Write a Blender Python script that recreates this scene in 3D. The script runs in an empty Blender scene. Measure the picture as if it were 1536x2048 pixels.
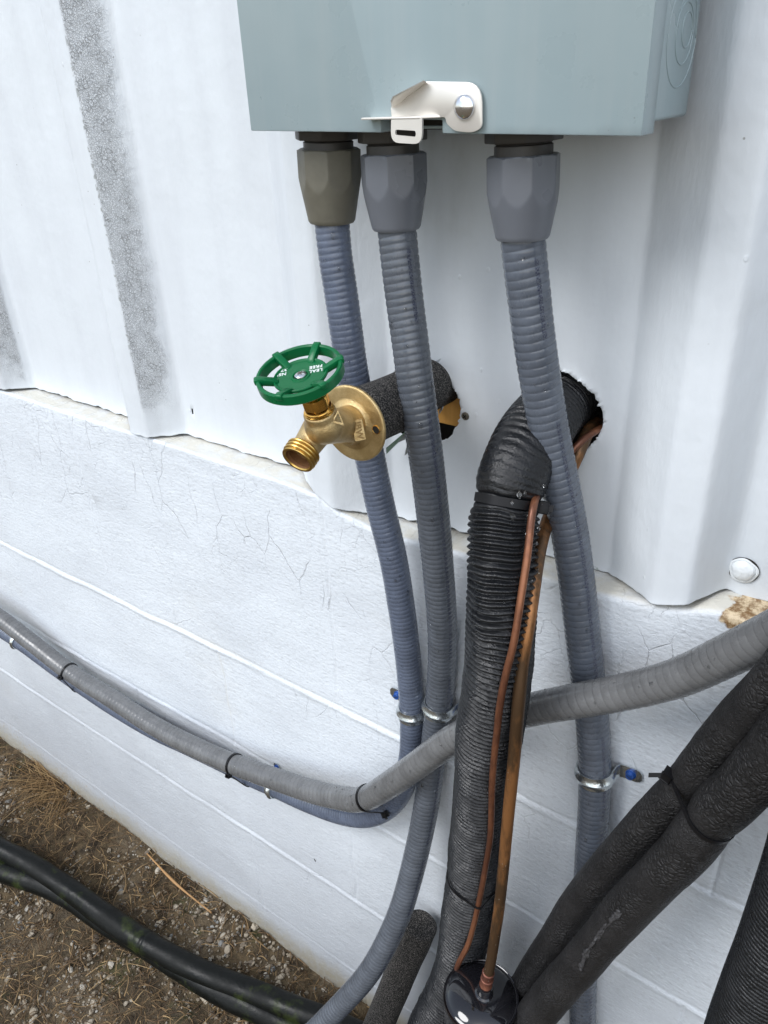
import bpy, bmesh, math, random
import numpy as np
from mathutils import Vector, Matrix
random.seed(7); rng = np.random.default_rng(7)
S = bpy.context.scene; C = S.collection
R_ = math.radians

# ------------------------------------------------------------------ camera
H = 1.44                       # lens height above the ground (m)
DIST = 0.59                    # lens distance from the block wall face (y = 0)
F = 1550.0                     # focal length in photo pixels (1536 wide)
RM = np.array([[0.81148517, 0.24990326, -0.52824255],      # world = RM @ (right, down, forward)
               [0.58288246, -0.4106635, 0.70114444],
               [-0.04171165, -0.87687163, -0.47891157]])
CAM = np.array([0.0, -DIST, H])
cd = bpy.data.cameras.new("camera"); cam = bpy.data.objects.new("camera", cd); C.objects.link(cam)
cd.sensor_fit = 'HORIZONTAL'; cd.sensor_width = 36; cd.lens = F / 1536 * 36
cd.clip_start = 0.01; cd.clip_end = 2000
m = Matrix(((RM[0, 0], -RM[0, 1], -RM[0, 2], CAM[0]), (RM[1, 0], -RM[1, 1], -RM[1, 2], CAM[1]),
            (RM[2, 0], -RM[2, 1], -RM[2, 2], CAM[2]), (0, 0, 0, 1)))
cam.matrix_world = m
S.camera = cam

# ------------------------------------------------------------------ sky, sun, exposure (bright overcast)
SUN_EL, SUN_AZ = 44.0, -30.0     # azimuth from straight out of the wall, negative = to the left
w = bpy.data.worlds.new("World"); S.world = w; w.use_nodes = True
nt = w.node_tree; nt.nodes.clear()
sky = nt.nodes.new('ShaderNodeTexSky'); sky.sky_type = 'NISHITA'; sky.sun_disc = False
sky.sun_elevation = R_(SUN_EL); sky.sun_rotation = R_(180 + SUN_AZ * -1 * -1)
sky.dust_density = 1.0; sky.ozone_density = 2.0; sky.air_density = 1.2
hsv = nt.nodes.new('ShaderNodeHueSaturation'); hsv.inputs['Saturation'].default_value = 0.52
bg = nt.nodes.new('ShaderNodeBackground'); bg.inputs['Strength'].default_value = 0.15
ow = nt.nodes.new('ShaderNodeOutputWorld')
nt.links.new(sky.outputs[0], hsv.inputs['Color']); nt.links.new(hsv.outputs[0], bg.inputs[0]); nt.links.new(bg.outputs[0], ow.inputs[0])
sl = bpy.data.lights.new("sun", 'SUN'); sl.energy = 1.45; sl.angle = R_(26); sl.color = (1.0, 0.99, 0.985)
so = bpy.data.objects.new("sun", sl); C.objects.link(so)
sdir = Vector((math.sin(R_(SUN_AZ)) * math.cos(R_(SUN_EL)), -math.cos(R_(SUN_AZ)) * math.cos(R_(SUN_EL)), math.sin(R_(SUN_EL))))
so.rotation_euler = sdir.to_track_quat('Z', 'Y').to_euler(); so.location = (-2, -3, 4)
S.view_settings.view_transform = 'Standard'; S.view_settings.look = 'None'
S.view_settings.exposure = 0.70; S.view_settings.gamma = 1.0
S.render.engine = 'CYCLES'; S.cycles.use_denoising = True; S.cycles.max_bounces = 8

# ------------------------------------------------------------------ measuring helpers (photo pixel + known depth plane -> metres)
def ray(px, py): return RM @ np.array([px - 768.0, py - 1024.0, F])
def at(px, py, y): r = ray(px, py); return CAM + r * ((y + DIST) / r[1])
def atz(px, py, z): r = ray(px, py); return CAM + r * ((z - H) / r[2])
def atp(px, py, p, n): r = ray(px, py); return CAM + r * (np.dot(np.array(p) - CAM, n) / np.dot(r, n))
def proj(P):
    v = (np.atleast_2d(P) - CAM) @ RM
    return np.stack([768 + F * v[:, 0] / v[:, 2], 1024 + F * v[:, 1] / v[:, 2]], 1)
def near(poly, px, py):
    i = int(((proj(poly) - np.array([px, py])) ** 2).sum(1).argmin()); i = min(max(i, 2), len(poly) - 3)
    t = poly[i + 2] - poly[i - 2]; return poly[i], t / np.linalg.norm(t), i
def infront(px, py, poly, rad):
    """point on the line of sight that first comes within rad of the tube centre line"""
    r = ray(px, py); r = r / np.linalg.norm(r)
    t = np.arange(0.3, 1.3, 0.002); P = CAM + t[:, None] * r
    d = np.sqrt(((P[:, None] - poly[None]) ** 2).sum(2)).min(1)
    k = np.where(d < rad)[0]
    return P[k[0]] if len(k) else P[d.argmin()]
def nrm(v): v = np.array(v, float); return v / np.linalg.norm(v)

# ------------------------------------------------------------------ object helpers
def tag(o, label=None, cat=None, group=None, kind=None):
    if label: o["label"] = label
    if cat: o["category"] = cat
    if group: o["group"] = group
    if kind: o["kind"] = kind
    return o
def empty(name, loc, label, cat, group=None):
    o = bpy.data.objects.new(name, None); C.objects.link(o); o.location = [float(q) for q in loc]
    o.empty_display_size = 0.02
    return tag(o, label, cat, group)
def link(name, me, mat, parent=None, smooth=True, ang=None):
    if mat is not None and len(me.materials) == 0: me.materials.append(mat)
    if smooth: me.shade_smooth()
    else: me.shade_flat()
    o = bpy.data.objects.new(name, me); C.objects.link(o)
    if parent is not None:
        o.parent = parent
        me.transform(Matrix.Translation(-Vector(parent_loc(parent))))
    return o
def parent_loc(p):
    l = Vector(p.location)
    while p.parent is not None:
        p = p.parent; l = l + Vector(p.location)
    return l
def npmesh(name, V, Q, uv=None):
    """V (n,3) verts, Q list of arrays of faces (each (k,3) or (k,4))"""
    me = bpy.data.meshes.new(name); V = np.asarray(V, np.float32)
    if not isinstance(Q, list): Q = [Q]
    Q = [np.asarray(q, np.int32) for q in Q if len(q)]
    nl = sum(q.size for q in Q); nf = sum(len(q) for q in Q)
    me.vertices.add(len(V)); me.vertices.foreach_set('co', V.ravel())
    me.loops.add(nl); me.polygons.add(nf)
    me.loops.foreach_set('vertex_index', np.concatenate([q.ravel() for q in Q]))
    st = []; k = 0
    for q in Q:
        st.append(k + np.arange(len(q)) * q.shape[1]); k += q.size
    me.polygons.foreach_set('loop_start', np.concatenate(st).astype(np.int32))
    if uv is not None:
        l = me.uv_layers.new(name='UVMap')
        l.data.foreach_set('uv', np.asarray(uv, np.float32).ravel())
    me.update(calc_edges=True); me.validate(); return me
def bm2me(bm, name):
    bmesh.ops.recalc_face_normals(bm, faces=bm.faces)
    me = bpy.data.meshes.new(name); bm.to_mesh(me); bm.free(); return me
def sharp(me, deg=35):
    me.shade_smooth()
    bm = bmesh.new(); bm.from_mesh(me)
    for e in bm.edges:
        if len(e.link_faces) == 2 and e.calc_face_angle(0) > R_(deg): e.smooth = False
    bm.to_mesh(me); bm.free()
def box(name, lo, hi, mat, parent=None, bev=0.001, seg=2):
    bm = bmesh.new(); bmesh.ops.create_cube(bm, size=1)
    lo = np.array(lo, float); hi = np.array(hi, float)
    for v in bm.verts: v.co = Vector((lo + hi) / 2) + Vector([v.co[i] * (hi - lo)[i] for i in range(3)])
    if bev: bmesh.ops.bevel(bm, geom=bm.edges[:], offset=bev, segments=seg, affect='EDGES', profile=0.5)
    me = bm2me(bm, name); sharp(me, 50)
    return link(name, me, mat, parent)
def obox(name, c, ax, size, mat, parent=None, bev=0.0006):
    """oriented box; ax = three unit vectors"""
    bm = bmesh.new(); bmesh.ops.create_cube(bm, size=1)
    A = np.array(ax)
    for v in bm.verts: v.co = Vector(np.array(c) + A.T @ (np.array(v.co) * np.array(size)))
    if bev: bmesh.ops.bevel(bm, geom=bm.edges[:], offset=bev, segments=2, affect='EDGES', profile=0.5)
    me = bm2me(bm, name); sharp(me, 50)
    return link(name, me, mat, parent)
def frame(n, hint=(0, 0, 1)):
    n = nrm(n); u = np.cross(hint, n)
    if np.linalg.norm(u) < 1e-3: u = np.cross((1, 0, 0), n)
    u = nrm(u); return u, np.cross(n, u), n
def lathe_geo(prof, o, n, seg=48, rf=None, hint=(0, 0, 1)):
    """prof list of (radius, height along n)."""
    u, v, n = frame(n, hint); th = np.arange(seg) / seg * 2 * np.pi
    P = np.array(prof, float); V = []
    for r, h in P:
        rr = np.full(seg, r) if rf is None else rf(r, h, th)
        V.append(np.array(o) + h * n + rr[:, None] * (np.cos(th)[:, None] * u + np.sin(th)[:, None] * v))
    V = np.concatenate(V); k = len(P); Q = []
    i = np.arange(seg); j = (i + 1) % seg
    for a in range(k - 1): Q.append(np.stack([a * seg + i, a * seg + j, (a + 1) * seg + j, (a + 1) * seg + i], 1))
    return V, np.concatenate(Q)
def lathe(name, prof, o, n, mat, parent=None, seg=48, rf=None, deg=35, hint=(0, 0, 1)):
    V, Q = lathe_geo(prof, o, n, seg, rf, hint)
    me = npmesh(name, V, Q); sharp(me, deg); return link(name, me, mat, parent)
def plate(name, pts, n, th, mat, parent=None, bev=0.0004, holes=None):
    """flat outline (3D points, coplanar) extruded backwards from its face by th along -n"""
    bm = bmesh.new(); n = nrm(n)
    vs = [bm.verts.new(p) for p in pts]
    f = bm.faces.new(vs)
    if f.normal.dot(Vector(n)) < 0: pass
    if holes:
        eds = list(bm.edges)
        bm.faces.remove(f)
        for hpts in holes:
            hv = [bm.verts.new(p) for p in hpts]
            for i in range(len(hv)): eds.append(bm.edges.new((hv[i], hv[(i + 1) % len(hv)])))
        r = bmesh.ops.triangle_fill(bm, use_beauty=True, use_dissolve=False, edges=eds)
    r = bmesh.ops.extrude_face_region(bm, geom=bm.faces[:])
    vv = [g for g in r['geom'] if isinstance(g, bmesh.types.BMVert)]
    bmesh.ops.translate(bm, verts=vv, vec=Vector(-n * th))
    bmesh.ops.recalc_face_normals(bm, faces=bm.faces)
    if bev:
        es = [e for e in bm.edges if len(e.link_faces) == 2 and e.calc_face_angle(0) > R_(30)]
        bmesh.ops.bevel(bm, geom=es, offset=bev, segments=2, affect='EDGES', profile=0.5, clamp_overlap=True)
    me = bm2me(bm, name); sharp(me, 40); return link(name, me, mat, parent)
def roundpoly(pts, rads, n=6):
    out = []; k = len(pts)
    for i in range(k):
        p = np.array(pts[i], float); a = np.array(pts[i - 1], float); b = np.array(pts[(i + 1) % k], float); r = rads[i] if hasattr(rads, '__len__') else rads
        if r <= 0: out.append(p); continue
        da = nrm(a - p); db = nrm(b - p); r = min(r, 0.45 * np.linalg.norm(a - p), 0.45 * np.linalg.norm(b - p))
        A = p + da * r; B = p + db * r
        for t in np.linspace(0, 1, n): out.append((1 - t) ** 2 * A + 2 * t * (1 - t) * p + t * t * B)
    return out
def spline(pts, ds, smooth=0):
    P = np.array(pts, float); n = len(P)
    E_ = np.vstack([2 * P[0] - P[1], P, 2 * P[-1] - P[-2]]); out = []
    for i in range(n - 1):
        p0, p1, p2, p3 = E_[i:i + 4]
        d = np.linalg.norm(p2 - p1); k = max(4, int(d / 0.002))
        t = np.linspace(0, 1, k, endpoint=False)[:, None]
        # centripetal-ish tangents
        a = np.sqrt(np.linalg.norm(p1 - p0)) + 1e-9; b = np.sqrt(d) + 1e-9; c = np.sqrt(np.linalg.norm(p3 - p2)) + 1e-9
        m1 = ((p1 - p0) / a - (p2 - p0) / (a + b) + (p2 - p1) / b) * b
        m2 = ((p2 - p1) / b - (p3 - p1) / (b + c) + (p3 - p2) / c) * b
        out.append((2 * t**3 - 3 * t**2 + 1) * p1 + (t**3 - 2 * t**2 + t) * m1 + (-2 * t**3 + 3 * t**2) * p2 + (t**3 - t**2) * m2)
    Q = np.vstack(out + [P[-1:]])
    L = np.concatenate([[0], np.cumsum(np.linalg.norm(np.diff(Q, axis=0), axis=1))])
    s = np.arange(0, L[-1], 0.004); Q = np.stack([np.interp(s, L, Q[:, i]) for i in range(3)], 1)
    for _ in range(smooth): Q[1:-1] = 0.25 * Q[:-2] + 0.5 * Q[1:-1] + 0.25 * Q[2:]
    L = np.concatenate([[0], np.cumsum(np.linalg.norm(np.diff(Q, axis=0), axis=1))])
    s = np.arange(0, L[-1], ds); return np.stack([np.interp(s, L, Q[:, i]) for i in range(3)], 1)
def frames(P, up=(0, -1, 0)):
    T = np.gradient(P, axis=0); T /= np.linalg.norm(T, axis=1)[:, None]
    N = np.zeros_like(P); v = np.array(up, float)
    for i in range(len(P)):
        v = v - np.dot(v, T[i]) * T[i]; v /= np.linalg.norm(v); N[i] = v
    return T, N, np.cross(T, N)
def sweep(name, P, rf, mat, parent=None, seg=32, ds=None, cap=True, up=(0, -1, 0)):
    """rf(s (n,1), theta (1,seg)) -> radius. theta = 0 faces `up`."""
    T, N, B = frames(P, up); n = len(P)
    s = np.concatenate([[0], np.cumsum(np.linalg.norm(np.diff(P, axis=0), axis=1))])
    th = np.arange(seg) / seg * 2 * np.pi
    r = np.broadcast_to(rf(s[:, None], th[None]), (n, seg))
    V = P[:, None] + r[..., None] * (np.cos(th)[None, :, None] * N[:, None] + np.sin(th)[None, :, None] * B[:, None])
    V = V.reshape(-1, 3)
    i = np.arange(n - 1)[:, None]; j = np.arange(seg)[None]; j2 = (j + 1) % seg
    Q = np.stack([i * seg + j, i * seg + j2, (i + 1) * seg + j2, (i + 1) * seg + j], -1).reshape(-1, 4)
    u0 = np.broadcast_to(j / seg, (n - 1, seg)); u1 = np.broadcast_to((j + 1) / seg, (n - 1, seg))
    v0 = np.broadcast_to(s[:-1, None], (n - 1, seg)); v1 = np.broadcast_to(s[1:, None], (n - 1, seg))
    uv = np.stack([np.stack([u0, v0], -1), np.stack([u1, v0], -1), np.stack([u1, v1], -1), np.stack([u0, v1], -1)], 2).reshape(-1, 2)
    Qs = [Q]
    if cap:
        V = np.vstack([V, P[0], P[-1]]); a = len(V) - 2; jj = np.arange(seg)
        t0 = np.stack([np.full(seg, a), (jj + 1) % seg, jj], 1); b0 = (n - 1) * seg
        t1 = np.stack([np.full(seg, a + 1), b0 + jj, b0 + (jj + 1) % seg], 1)
        Qs += [t0, t1]; uv = np.vstack([uv, np.zeros((seg * 6, 2))])
    me = npmesh(name, V, Qs, uv)
    return link(name, me, mat, parent)
def loftribbon(name, L, A, wid, th, mat, parent=None, ridge=0.0, arc=None):
    """band: centre polyline L (n,3), outward normals from polyline, A = width axis"""
    L = np.array(L); n = len(L); T = np.gradient(L, axis=0); T /= np.linalg.norm(T, axis=1)[:, None]
    A = nrm(A); Nn = np.cross(T, A); Nn /= np.linalg.norm(Nn, axis=1)[:, None]
    k = 9; q = np.linspace(-0.5, 0.5, k); V = []
    wv = np.broadcast_to(wid, (n,))
    rg = np.zeros(n) if arc is None else arc * ridge
    for side in (1, 0):
        for a in q:
            off = (th if side else 0.0) + rg * math.exp(-(a / 0.16) ** 2)
            V.append(L + A * (a * wv)[:, None] + Nn * (off[:, None] if np.ndim(off) else off))
    V = np.array(V)                               # (2k, n, 3)
    ring = list(range(k)) + list(range(2 * k - 1, k - 1, -1)); V = V[ring]
    m = len(ring); Vf = V.transpose(1, 0, 2).reshape(-1, 3)
    i = np.arange(n - 1)[:, None]; j = np.arange(m)[None]; j2 = (j + 1) % m
    Q = np.stack([i * m + j, i * m + j2, (i + 1) * m + j2, (i + 1) * m + j], -1).reshape(-1, 4)
    bm = bmesh.new(); me = npmesh(name, Vf, Q); bm.from_mesh(me); bpy.data.meshes.remove(me)
    bm.verts.ensure_lookup_table()
    bm.faces.new([bm.verts[x] for x in range(m)]); bm.faces.new([bm.verts[(n - 1) * m + x] for x in reversed(range(m))])
    me = bm2me(bm, name); sharp(me, 40); return link(name, me, mat, parent)
def textmesh(name, s, size, o, right, up, mat, parent=None, depth=0.0003, shear=0):
    cu = bpy.data.curves.new(name, 'FONT'); cu.body = s; cu.size = size; cu.extrude = depth; cu.align_x = 'CENTER'; cu.align_y = 'CENTER'
    cu.space_character = 1.05; cu.offset = size * 0.018
    t = bpy.data.objects.new(name, cu); C.objects.link(t); dg = bpy.context.evaluated_depsgraph_get(); dg.update()
    me = bpy.data.meshes.new_from_object(t.evaluated_get(dg)); bpy.data.objects.remove(t)
    r = nrm(right); n = nrm(np.cross(r, up)); u = np.cross(n, r)
    M = Matrix(((r[0], u[0], n[0], o[0]), (r[1], u[1], n[1], o[1]), (r[2], u[2], n[2], o[2]), (0, 0, 0, 1)))
    me.transform(M); me.materials.clear(); return link(name, me, mat, parent, smooth=False)

# ------------------------------------------------------------------ materials
class NT:
    def __init__(s, name):
        s.m = bpy.data.materials.new(name); s.m.use_nodes = True; s.t = s.m.node_tree
        s.b = s.t.nodes['Principled BSDF']; s.out = s.t.nodes['Material Output']
        s.obj = s.n('ShaderNodeTexCoord').outputs['Object']; s.uv = s.n('ShaderNodeTexCoord').outputs['UV']
        s.pos = s.n('ShaderNodeNewGeometry').outputs['Position']
    def n(s, t, **k):
        x = s.t.nodes.new(t)
        for a, b in k.items(): setattr(x, a, b)
        return x
    def set(s, sock, v):
        if hasattr(v, 'is_linked') or isinstance(v, bpy.types.NodeSocket): s.t.links.new(v, sock)
        elif isinstance(v, (tuple, list)) and sock.type == 'RGBA' and len(v) == 3: sock.default_value = (*v, 1)
        else: sock.default_value = v
    def P(s, **k):
        for a, b in k.items(): s.set(s.b.inputs[a.replace('_', ' ')], b)
        return s
    def map(s, v, sc=(1, 1, 1), loc=(0, 0, 0), rot=(0, 0, 0)):
        x = s.n('ShaderNodeMapping'); s.set(x.inputs['Vector'], v); x.inputs['Scale'].default_value = sc; x.inputs['Location'].default_value = loc; x.inputs['Rotation'].default_value = rot
        return x.outputs[0]
    def noise(s, v, scale, detail=3, rough=.55, dist=0):
        x = s.n('ShaderNodeTexNoise'); s.set(x.inputs['Vector'], v)
        for a, b in (('Scale', scale), ('Detail', detail), ('Roughness', rough), ('Distortion', dist)): x.inputs[a].default_value = b
        return x.outputs['Fac']
    def vor(s, v, scale, feature='F1', rnd=1):
        x = s.n('ShaderNodeTexVoronoi', feature=feature); s.set(x.inputs['Vector'], v); x.inputs['Scale'].default_value = scale; x.inputs['Randomness'].default_value = rnd
        return x.outputs['Distance']
    def warp(s, v, scale, amt):
        x = s.n('ShaderNodeTexNoise'); s.set(x.inputs['Vector'], v); x.inputs['Scale'].default_value = scale
        a = s.n('ShaderNodeVectorMath', operation='MULTIPLY_ADD'); s.set(a.inputs[0], x.outputs['Color']); a.inputs[1].default_value = (amt,) * 3; s.set(a.inputs[2], v)
        return a.outputs[0]
    def math(s, op, a, b=0.0, c=0.0):
        x = s.n('ShaderNodeMath', operation=op); s.set(x.inputs[0], a); s.set(x.inputs[1], b); s.set(x.inputs[2], c); return x.outputs[0]
    def ramp(s, f, lo, hi, a=0.0, b=1.0):
        x = s.n('ShaderNodeMapRange', interpolation_type='SMOOTHSTEP'); s.set(x.inputs[0], f)
        for i, v in ((1, lo), (2, hi), (3, a), (4, b)): x.inputs[i].default_value = v
        return x.outputs[0]
    def mix(s, f, a, b, mode='MIX'):
        x = s.n('ShaderNodeMix', data_type='RGBA', blend_type=mode); s.set(x.inputs[0], f); s.set(x.inputs[6], a); s.set(x.inputs[7], b); return x.outputs[2]
    def xyz(s, v):
        x = s.n('ShaderNodeSeparateXYZ'); s.set(x.inputs[0], v); return x.outputs
    def bump(s, h, dist=0.001, strength=1.0, prev=None):
        x = s.n('ShaderNodeBump'); s.set(x.inputs['Height'], h); x.inputs['Distance'].default_value = dist; x.inputs['Strength'].default_value = strength
        if prev is not None: s.set(x.inputs['Normal'], prev)
        s.set(s.b.inputs['Normal'], x.outputs[0]); return x.outputs[0]
    def island(s): return s.n('ShaderNodeNewGeometry').outputs['Random Per Island']
    def band(s, v, lo, hi, e=0.002):
        return s.math('MULTIPLY', s.ramp(v, lo - e, lo + e), s.ramp(v, hi - e, hi + e, 1, 0))

def simple(name, col, rough=.4, metal=0.0, var=0.12, scale=60, bump=0.0, bscale=400, coat=0.0, spec=.5):
    k = NT(name); f = k.noise(k.pos, scale, 4)
    k.P(Base_Color=k.mix(f, tuple(c * (1 - var) for c in col), tuple(min(1, c * (1 + var)) for c in col)), Metallic=metal,
        Roughness=k.ramp(k.noise(k.pos, scale * .6, 3), .3, .7, rough * .8, rough * 1.2), Coat_Weight=coat, Coat_Roughness=.08)
    k.b.inputs['Specular IOR Level'].default_value = spec
    if bump: k.bump(k.noise(k.pos, bscale, 3), bump)
    return k.m

# painted sheet metal
def siding_mat():
    k = NT('white_siding_paint'); x, y, z = k.xyz(k.pos)
    base = (0.66, 0.70, 0.735)
    streak = k.noise(k.map(k.pos, (14, 14, 2.2)), 1.6, 4)
    col = k.mix(k.ramp(streak, .35, .75), base, (0.61, 0.645, 0.68))
    grime = k.ramp(k.noise(k.warp(k.pos, 6, .05), 11, 5, .6), .56, .8)
    gm = k.math('MULTIPLY', grime, k.math('MULTIPLY', k.ramp(x, -.5, -.38), k.ramp(z, H - .42, H - .02, .15, .8)))
    col = k.mix(k.math('MULTIPLY', gm, .4), col, (0.40, 0.41, 0.40))
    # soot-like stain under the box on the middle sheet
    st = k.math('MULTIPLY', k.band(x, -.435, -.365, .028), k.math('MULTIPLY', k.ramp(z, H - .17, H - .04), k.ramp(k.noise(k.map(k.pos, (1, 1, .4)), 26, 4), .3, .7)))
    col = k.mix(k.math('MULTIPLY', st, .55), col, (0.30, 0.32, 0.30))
    # fine specks
    sp = k.ramp(k.vor(k.pos, 55), .035, .055, 1, 0); sp = k.math('MULTIPLY', sp, k.ramp(k.noise(k.pos, 9, 2), .56, .62))
    col = k.mix(k.math('MULTIPLY', sp, .7), col, (0.22, 0.22, 0.2))
    # crazed, lifting paint on the right flanks of the two left ribs
    zn = k.math('ADD', z, k.math('MULTIPLY', k.noise(k.pos, 18, 3), .12))
    m1 = k.math('MULTIPLY', k.math('MULTIPLY', k.ramp(x, -.8355, -.8325), k.ramp(k.math('ADD', x, k.math('MULTIPLY', k.noise(k.pos, 30, 4, .65), .03)), -.800, -.782, 1, 0)), k.ramp(zn, H - .33, H - .26))
    m2 = k.math('MULTIPLY', k.band(x, -1.183, -1.158, .0025), k.ramp(zn, H - .33, H - .27))
    mk = k.math('MAXIMUM', m1, m2)
    wv = k.warp(k.pos, 120, .004)
    ce = k.vor(k.map(wv, (1, 1, .85)), 270, 'DISTANCE_TO_EDGE'); ce2 = k.vor(k.map(wv, (1, 1, .8)), 560, 'DISTANCE_TO_EDGE')
    brk = k.ramp(k.noise(k.pos, 75, 4, .65), .42, .58)
    cr = k.math('MAXIMUM', k.math('MULTIPLY', k.ramp(ce, .015, .085, 1, 0), brk), k.math('MULTIPLY', k.ramp(ce2, .03, .12, 1, 0), .55))
    crk = k.math('MULTIPLY', cr, mk)
    col = k.mix(k.math('MULTIPLY', mk, .26), col, (0.56, 0.58, 0.60))
    col = k.mix(k.math('MULTIPLY', crk, .66), col, (0.19, 0.195, 0.195))
    edge = k.math('MULTIPLY', k.band(x, -.8360, -.8330, .0010), k.math('MULTIPLY', k.ramp(z, H - .30, H - .26), k.ramp(k.noise(k.pos, 170, 4), .52, .60)))
    col = k.mix(k.math('MULTIPLY', edge, .55), col, (0.16, 0.17, 0.15))
    # green factory coat where paint chipped near the lower edge
    gz = k.math('MULTIPLY', k.ramp(z, H - .405, H - .415), k.ramp(k.noise(k.pos, 30, 4), .62, .66))
    col = k.mix(gz, col, (0.22, 0.30, 0.25))
    k.P(Base_Color=col, Roughness=.38)
    h = k.math('ADD', k.math('MULTIPLY', k.noise(k.pos, 22, 3), .45), k.math('MULTIPLY', k.noise(k.map(k.pos, (1, 1, .35)), 240, 4), .12))
    drip = k.ramp(k.vor(k.map(k.pos, (1, 1, .7)), 42), .04, .09, .12, 0)
    h = k.math('ADD', h, k.math('MULTIPLY', drip, k.ramp(k.noise(k.pos, 7, 2), .5, .6)))
    n1 = k.bump(h, .0035, .9)
    k.bump(k.math('MULTIPLY', k.math('SUBTRACT', 1, cr), mk), .0012, 1.0, n1)
    return k.m
def block_mat():
    k = NT('white_block_paint'); x, y, z = k.xyz(k.pos)
    col = k.mix(k.ramp(k.noise(k.map(k.pos, (1, 1, 1.6)), 5, 5), .3, .7), (0.70, 0.745, 0.79), (0.63, 0.67, 0.715))
    pit = k.math('MULTIPLY', k.ramp(k.noise(k.map(k.pos, (.8, 1, 1.3)), 190, 3, .6), .36, .46, 1, 0), .35)
    col = k.mix(pit, col, (0.48, 0.50, 0.53))
    # hairline cracks, mostly under the siding
    w1 = k.warp(k.pos, 26, .022)
    c1 = k.vor(k.map(w1, (1, 0, .42)), 19, 'DISTANCE_TO_EDGE')
    c2 = k.vor(k.map(k.warp(k.pos, 40, .02), (1, 0, .7)), 44, 'DISTANCE_TO_EDGE')
    mask1 = k.math('MULTIPLY', k.ramp(k.noise(k.pos, 8, 3), .47, .56), k.ramp(z, H - .72, H - .52))
    mask2 = k.math('MULTIPLY', k.ramp(k.noise(k.map(k.pos, (1, 1, 1), (3, 2, 1)), 11, 3), .50, .6), k.ramp(z, H - .66, H - .50))
    cr = k.math('MAXIMUM', k.math('MULTIPLY', k.ramp(c1, .003, .011, 1, 0), mask1), k.math('MULTIPLY', k.math('MULTIPLY', k.ramp(c2, .004, .018, 1, 0), mask2), .7))
    c3 = k.math('MULTIPLY', k.ramp(c1, .002, .009, 1, 0), k.ramp(k.noise(k.map(k.pos, (1, 1, 1), (9, 4, 2)), 5, 2), .60, .66))
    cr = k.math('MAXIMUM', cr, k.math('MULTIPLY', c3, .6))
    col = k.mix(k.math('MULTIPLY', cr, .22), col, (0.20, 0.20, 0.19))
    # cream old paint and dirt on the ledge
    led = k.math('MULTIPLY', k.ramp(y, .001, .006), k.ramp(k.noise(k.pos, 45, 4), .3, .6, .5, 1))
    col = k.mix(led, col, (0.62, 0.60, 0.53))
    tan = k.math('MULTIPLY', k.ramp(x, -.100, -.094), k.math('MULTIPLY', k.ramp(k.math('ADD', z, k.math('MULTIPLY', k.noise(k.pos, 60, 3), .016)), H - .4065, H - .4045), k.math('MULTIPLY', k.ramp(x, .02, .03, 1, 0), k.ramp(k.math('ADD', x, k.math('MULTIPLY', k.noise(k.pos, 50, 4), .05)), -.070, -.065))))
    col = k.mix(tan, col, k.mix(k.ramp(k.noise(k.pos, 130, 6, .75), .38, .62), (0.20, 0.11, 0.04), (0.66, 0.53, 0.35)))
    # shade painted in, deeper toward the ground; splash-back dirt and algae at the foot
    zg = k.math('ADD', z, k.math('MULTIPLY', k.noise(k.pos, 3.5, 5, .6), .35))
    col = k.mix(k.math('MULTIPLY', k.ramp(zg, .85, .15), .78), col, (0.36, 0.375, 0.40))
    zz = k.math('ADD', z, k.math('MULTIPLY', k.noise(k.map(k.pos, (1, 1, .5)), 22, 5, .7), -.07))
    col = k.mix(k.math('MULTIPLY', k.ramp(zz, .050, -.02, 0, .85), k.ramp(k.noise(k.map(k.pos, (1, 1, .6)), 120, 5, .7), .25, .6, .35, 1)), col, (0.37, 0.34, 0.25))
    fl = k.math('MULTIPLY', k.ramp(k.noise(k.map(k.pos, (2.2, 1, 1)), 70, 4, .7), .56, .66), k.math('MULTIPLY', k.ramp(zz, .09, .0), k.ramp(x, -1.0, -1.3)))
    col = k.mix(k.math('MULTIPLY', fl, .75), col, (0.40, 0.30, 0.17))
    k.P(Base_Color=col, Roughness=.5)
    brush = k.noise(k.map(k.pos, (.9, 1, 3.6), rot=(0, R_(7), 0)), 48, 5, .6)
    stip = k.noise(k.map(k.pos, (.8, 1, 1.2)), 210, 3, .6)
    blob = k.noise(k.pos, 11, 3)
    h = k.math('ADD', k.math('MULTIPLY', brush, .45), k.math('ADD', k.math('MULTIPLY', stip, .55), k.math('MULTIPLY', blob, 1.3)))
    n1 = k.bump(h, .0022, .8)
    k.bump(k.math('SUBTRACT', 1, cr), .0008, .8, n1)
    return k.m
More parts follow.
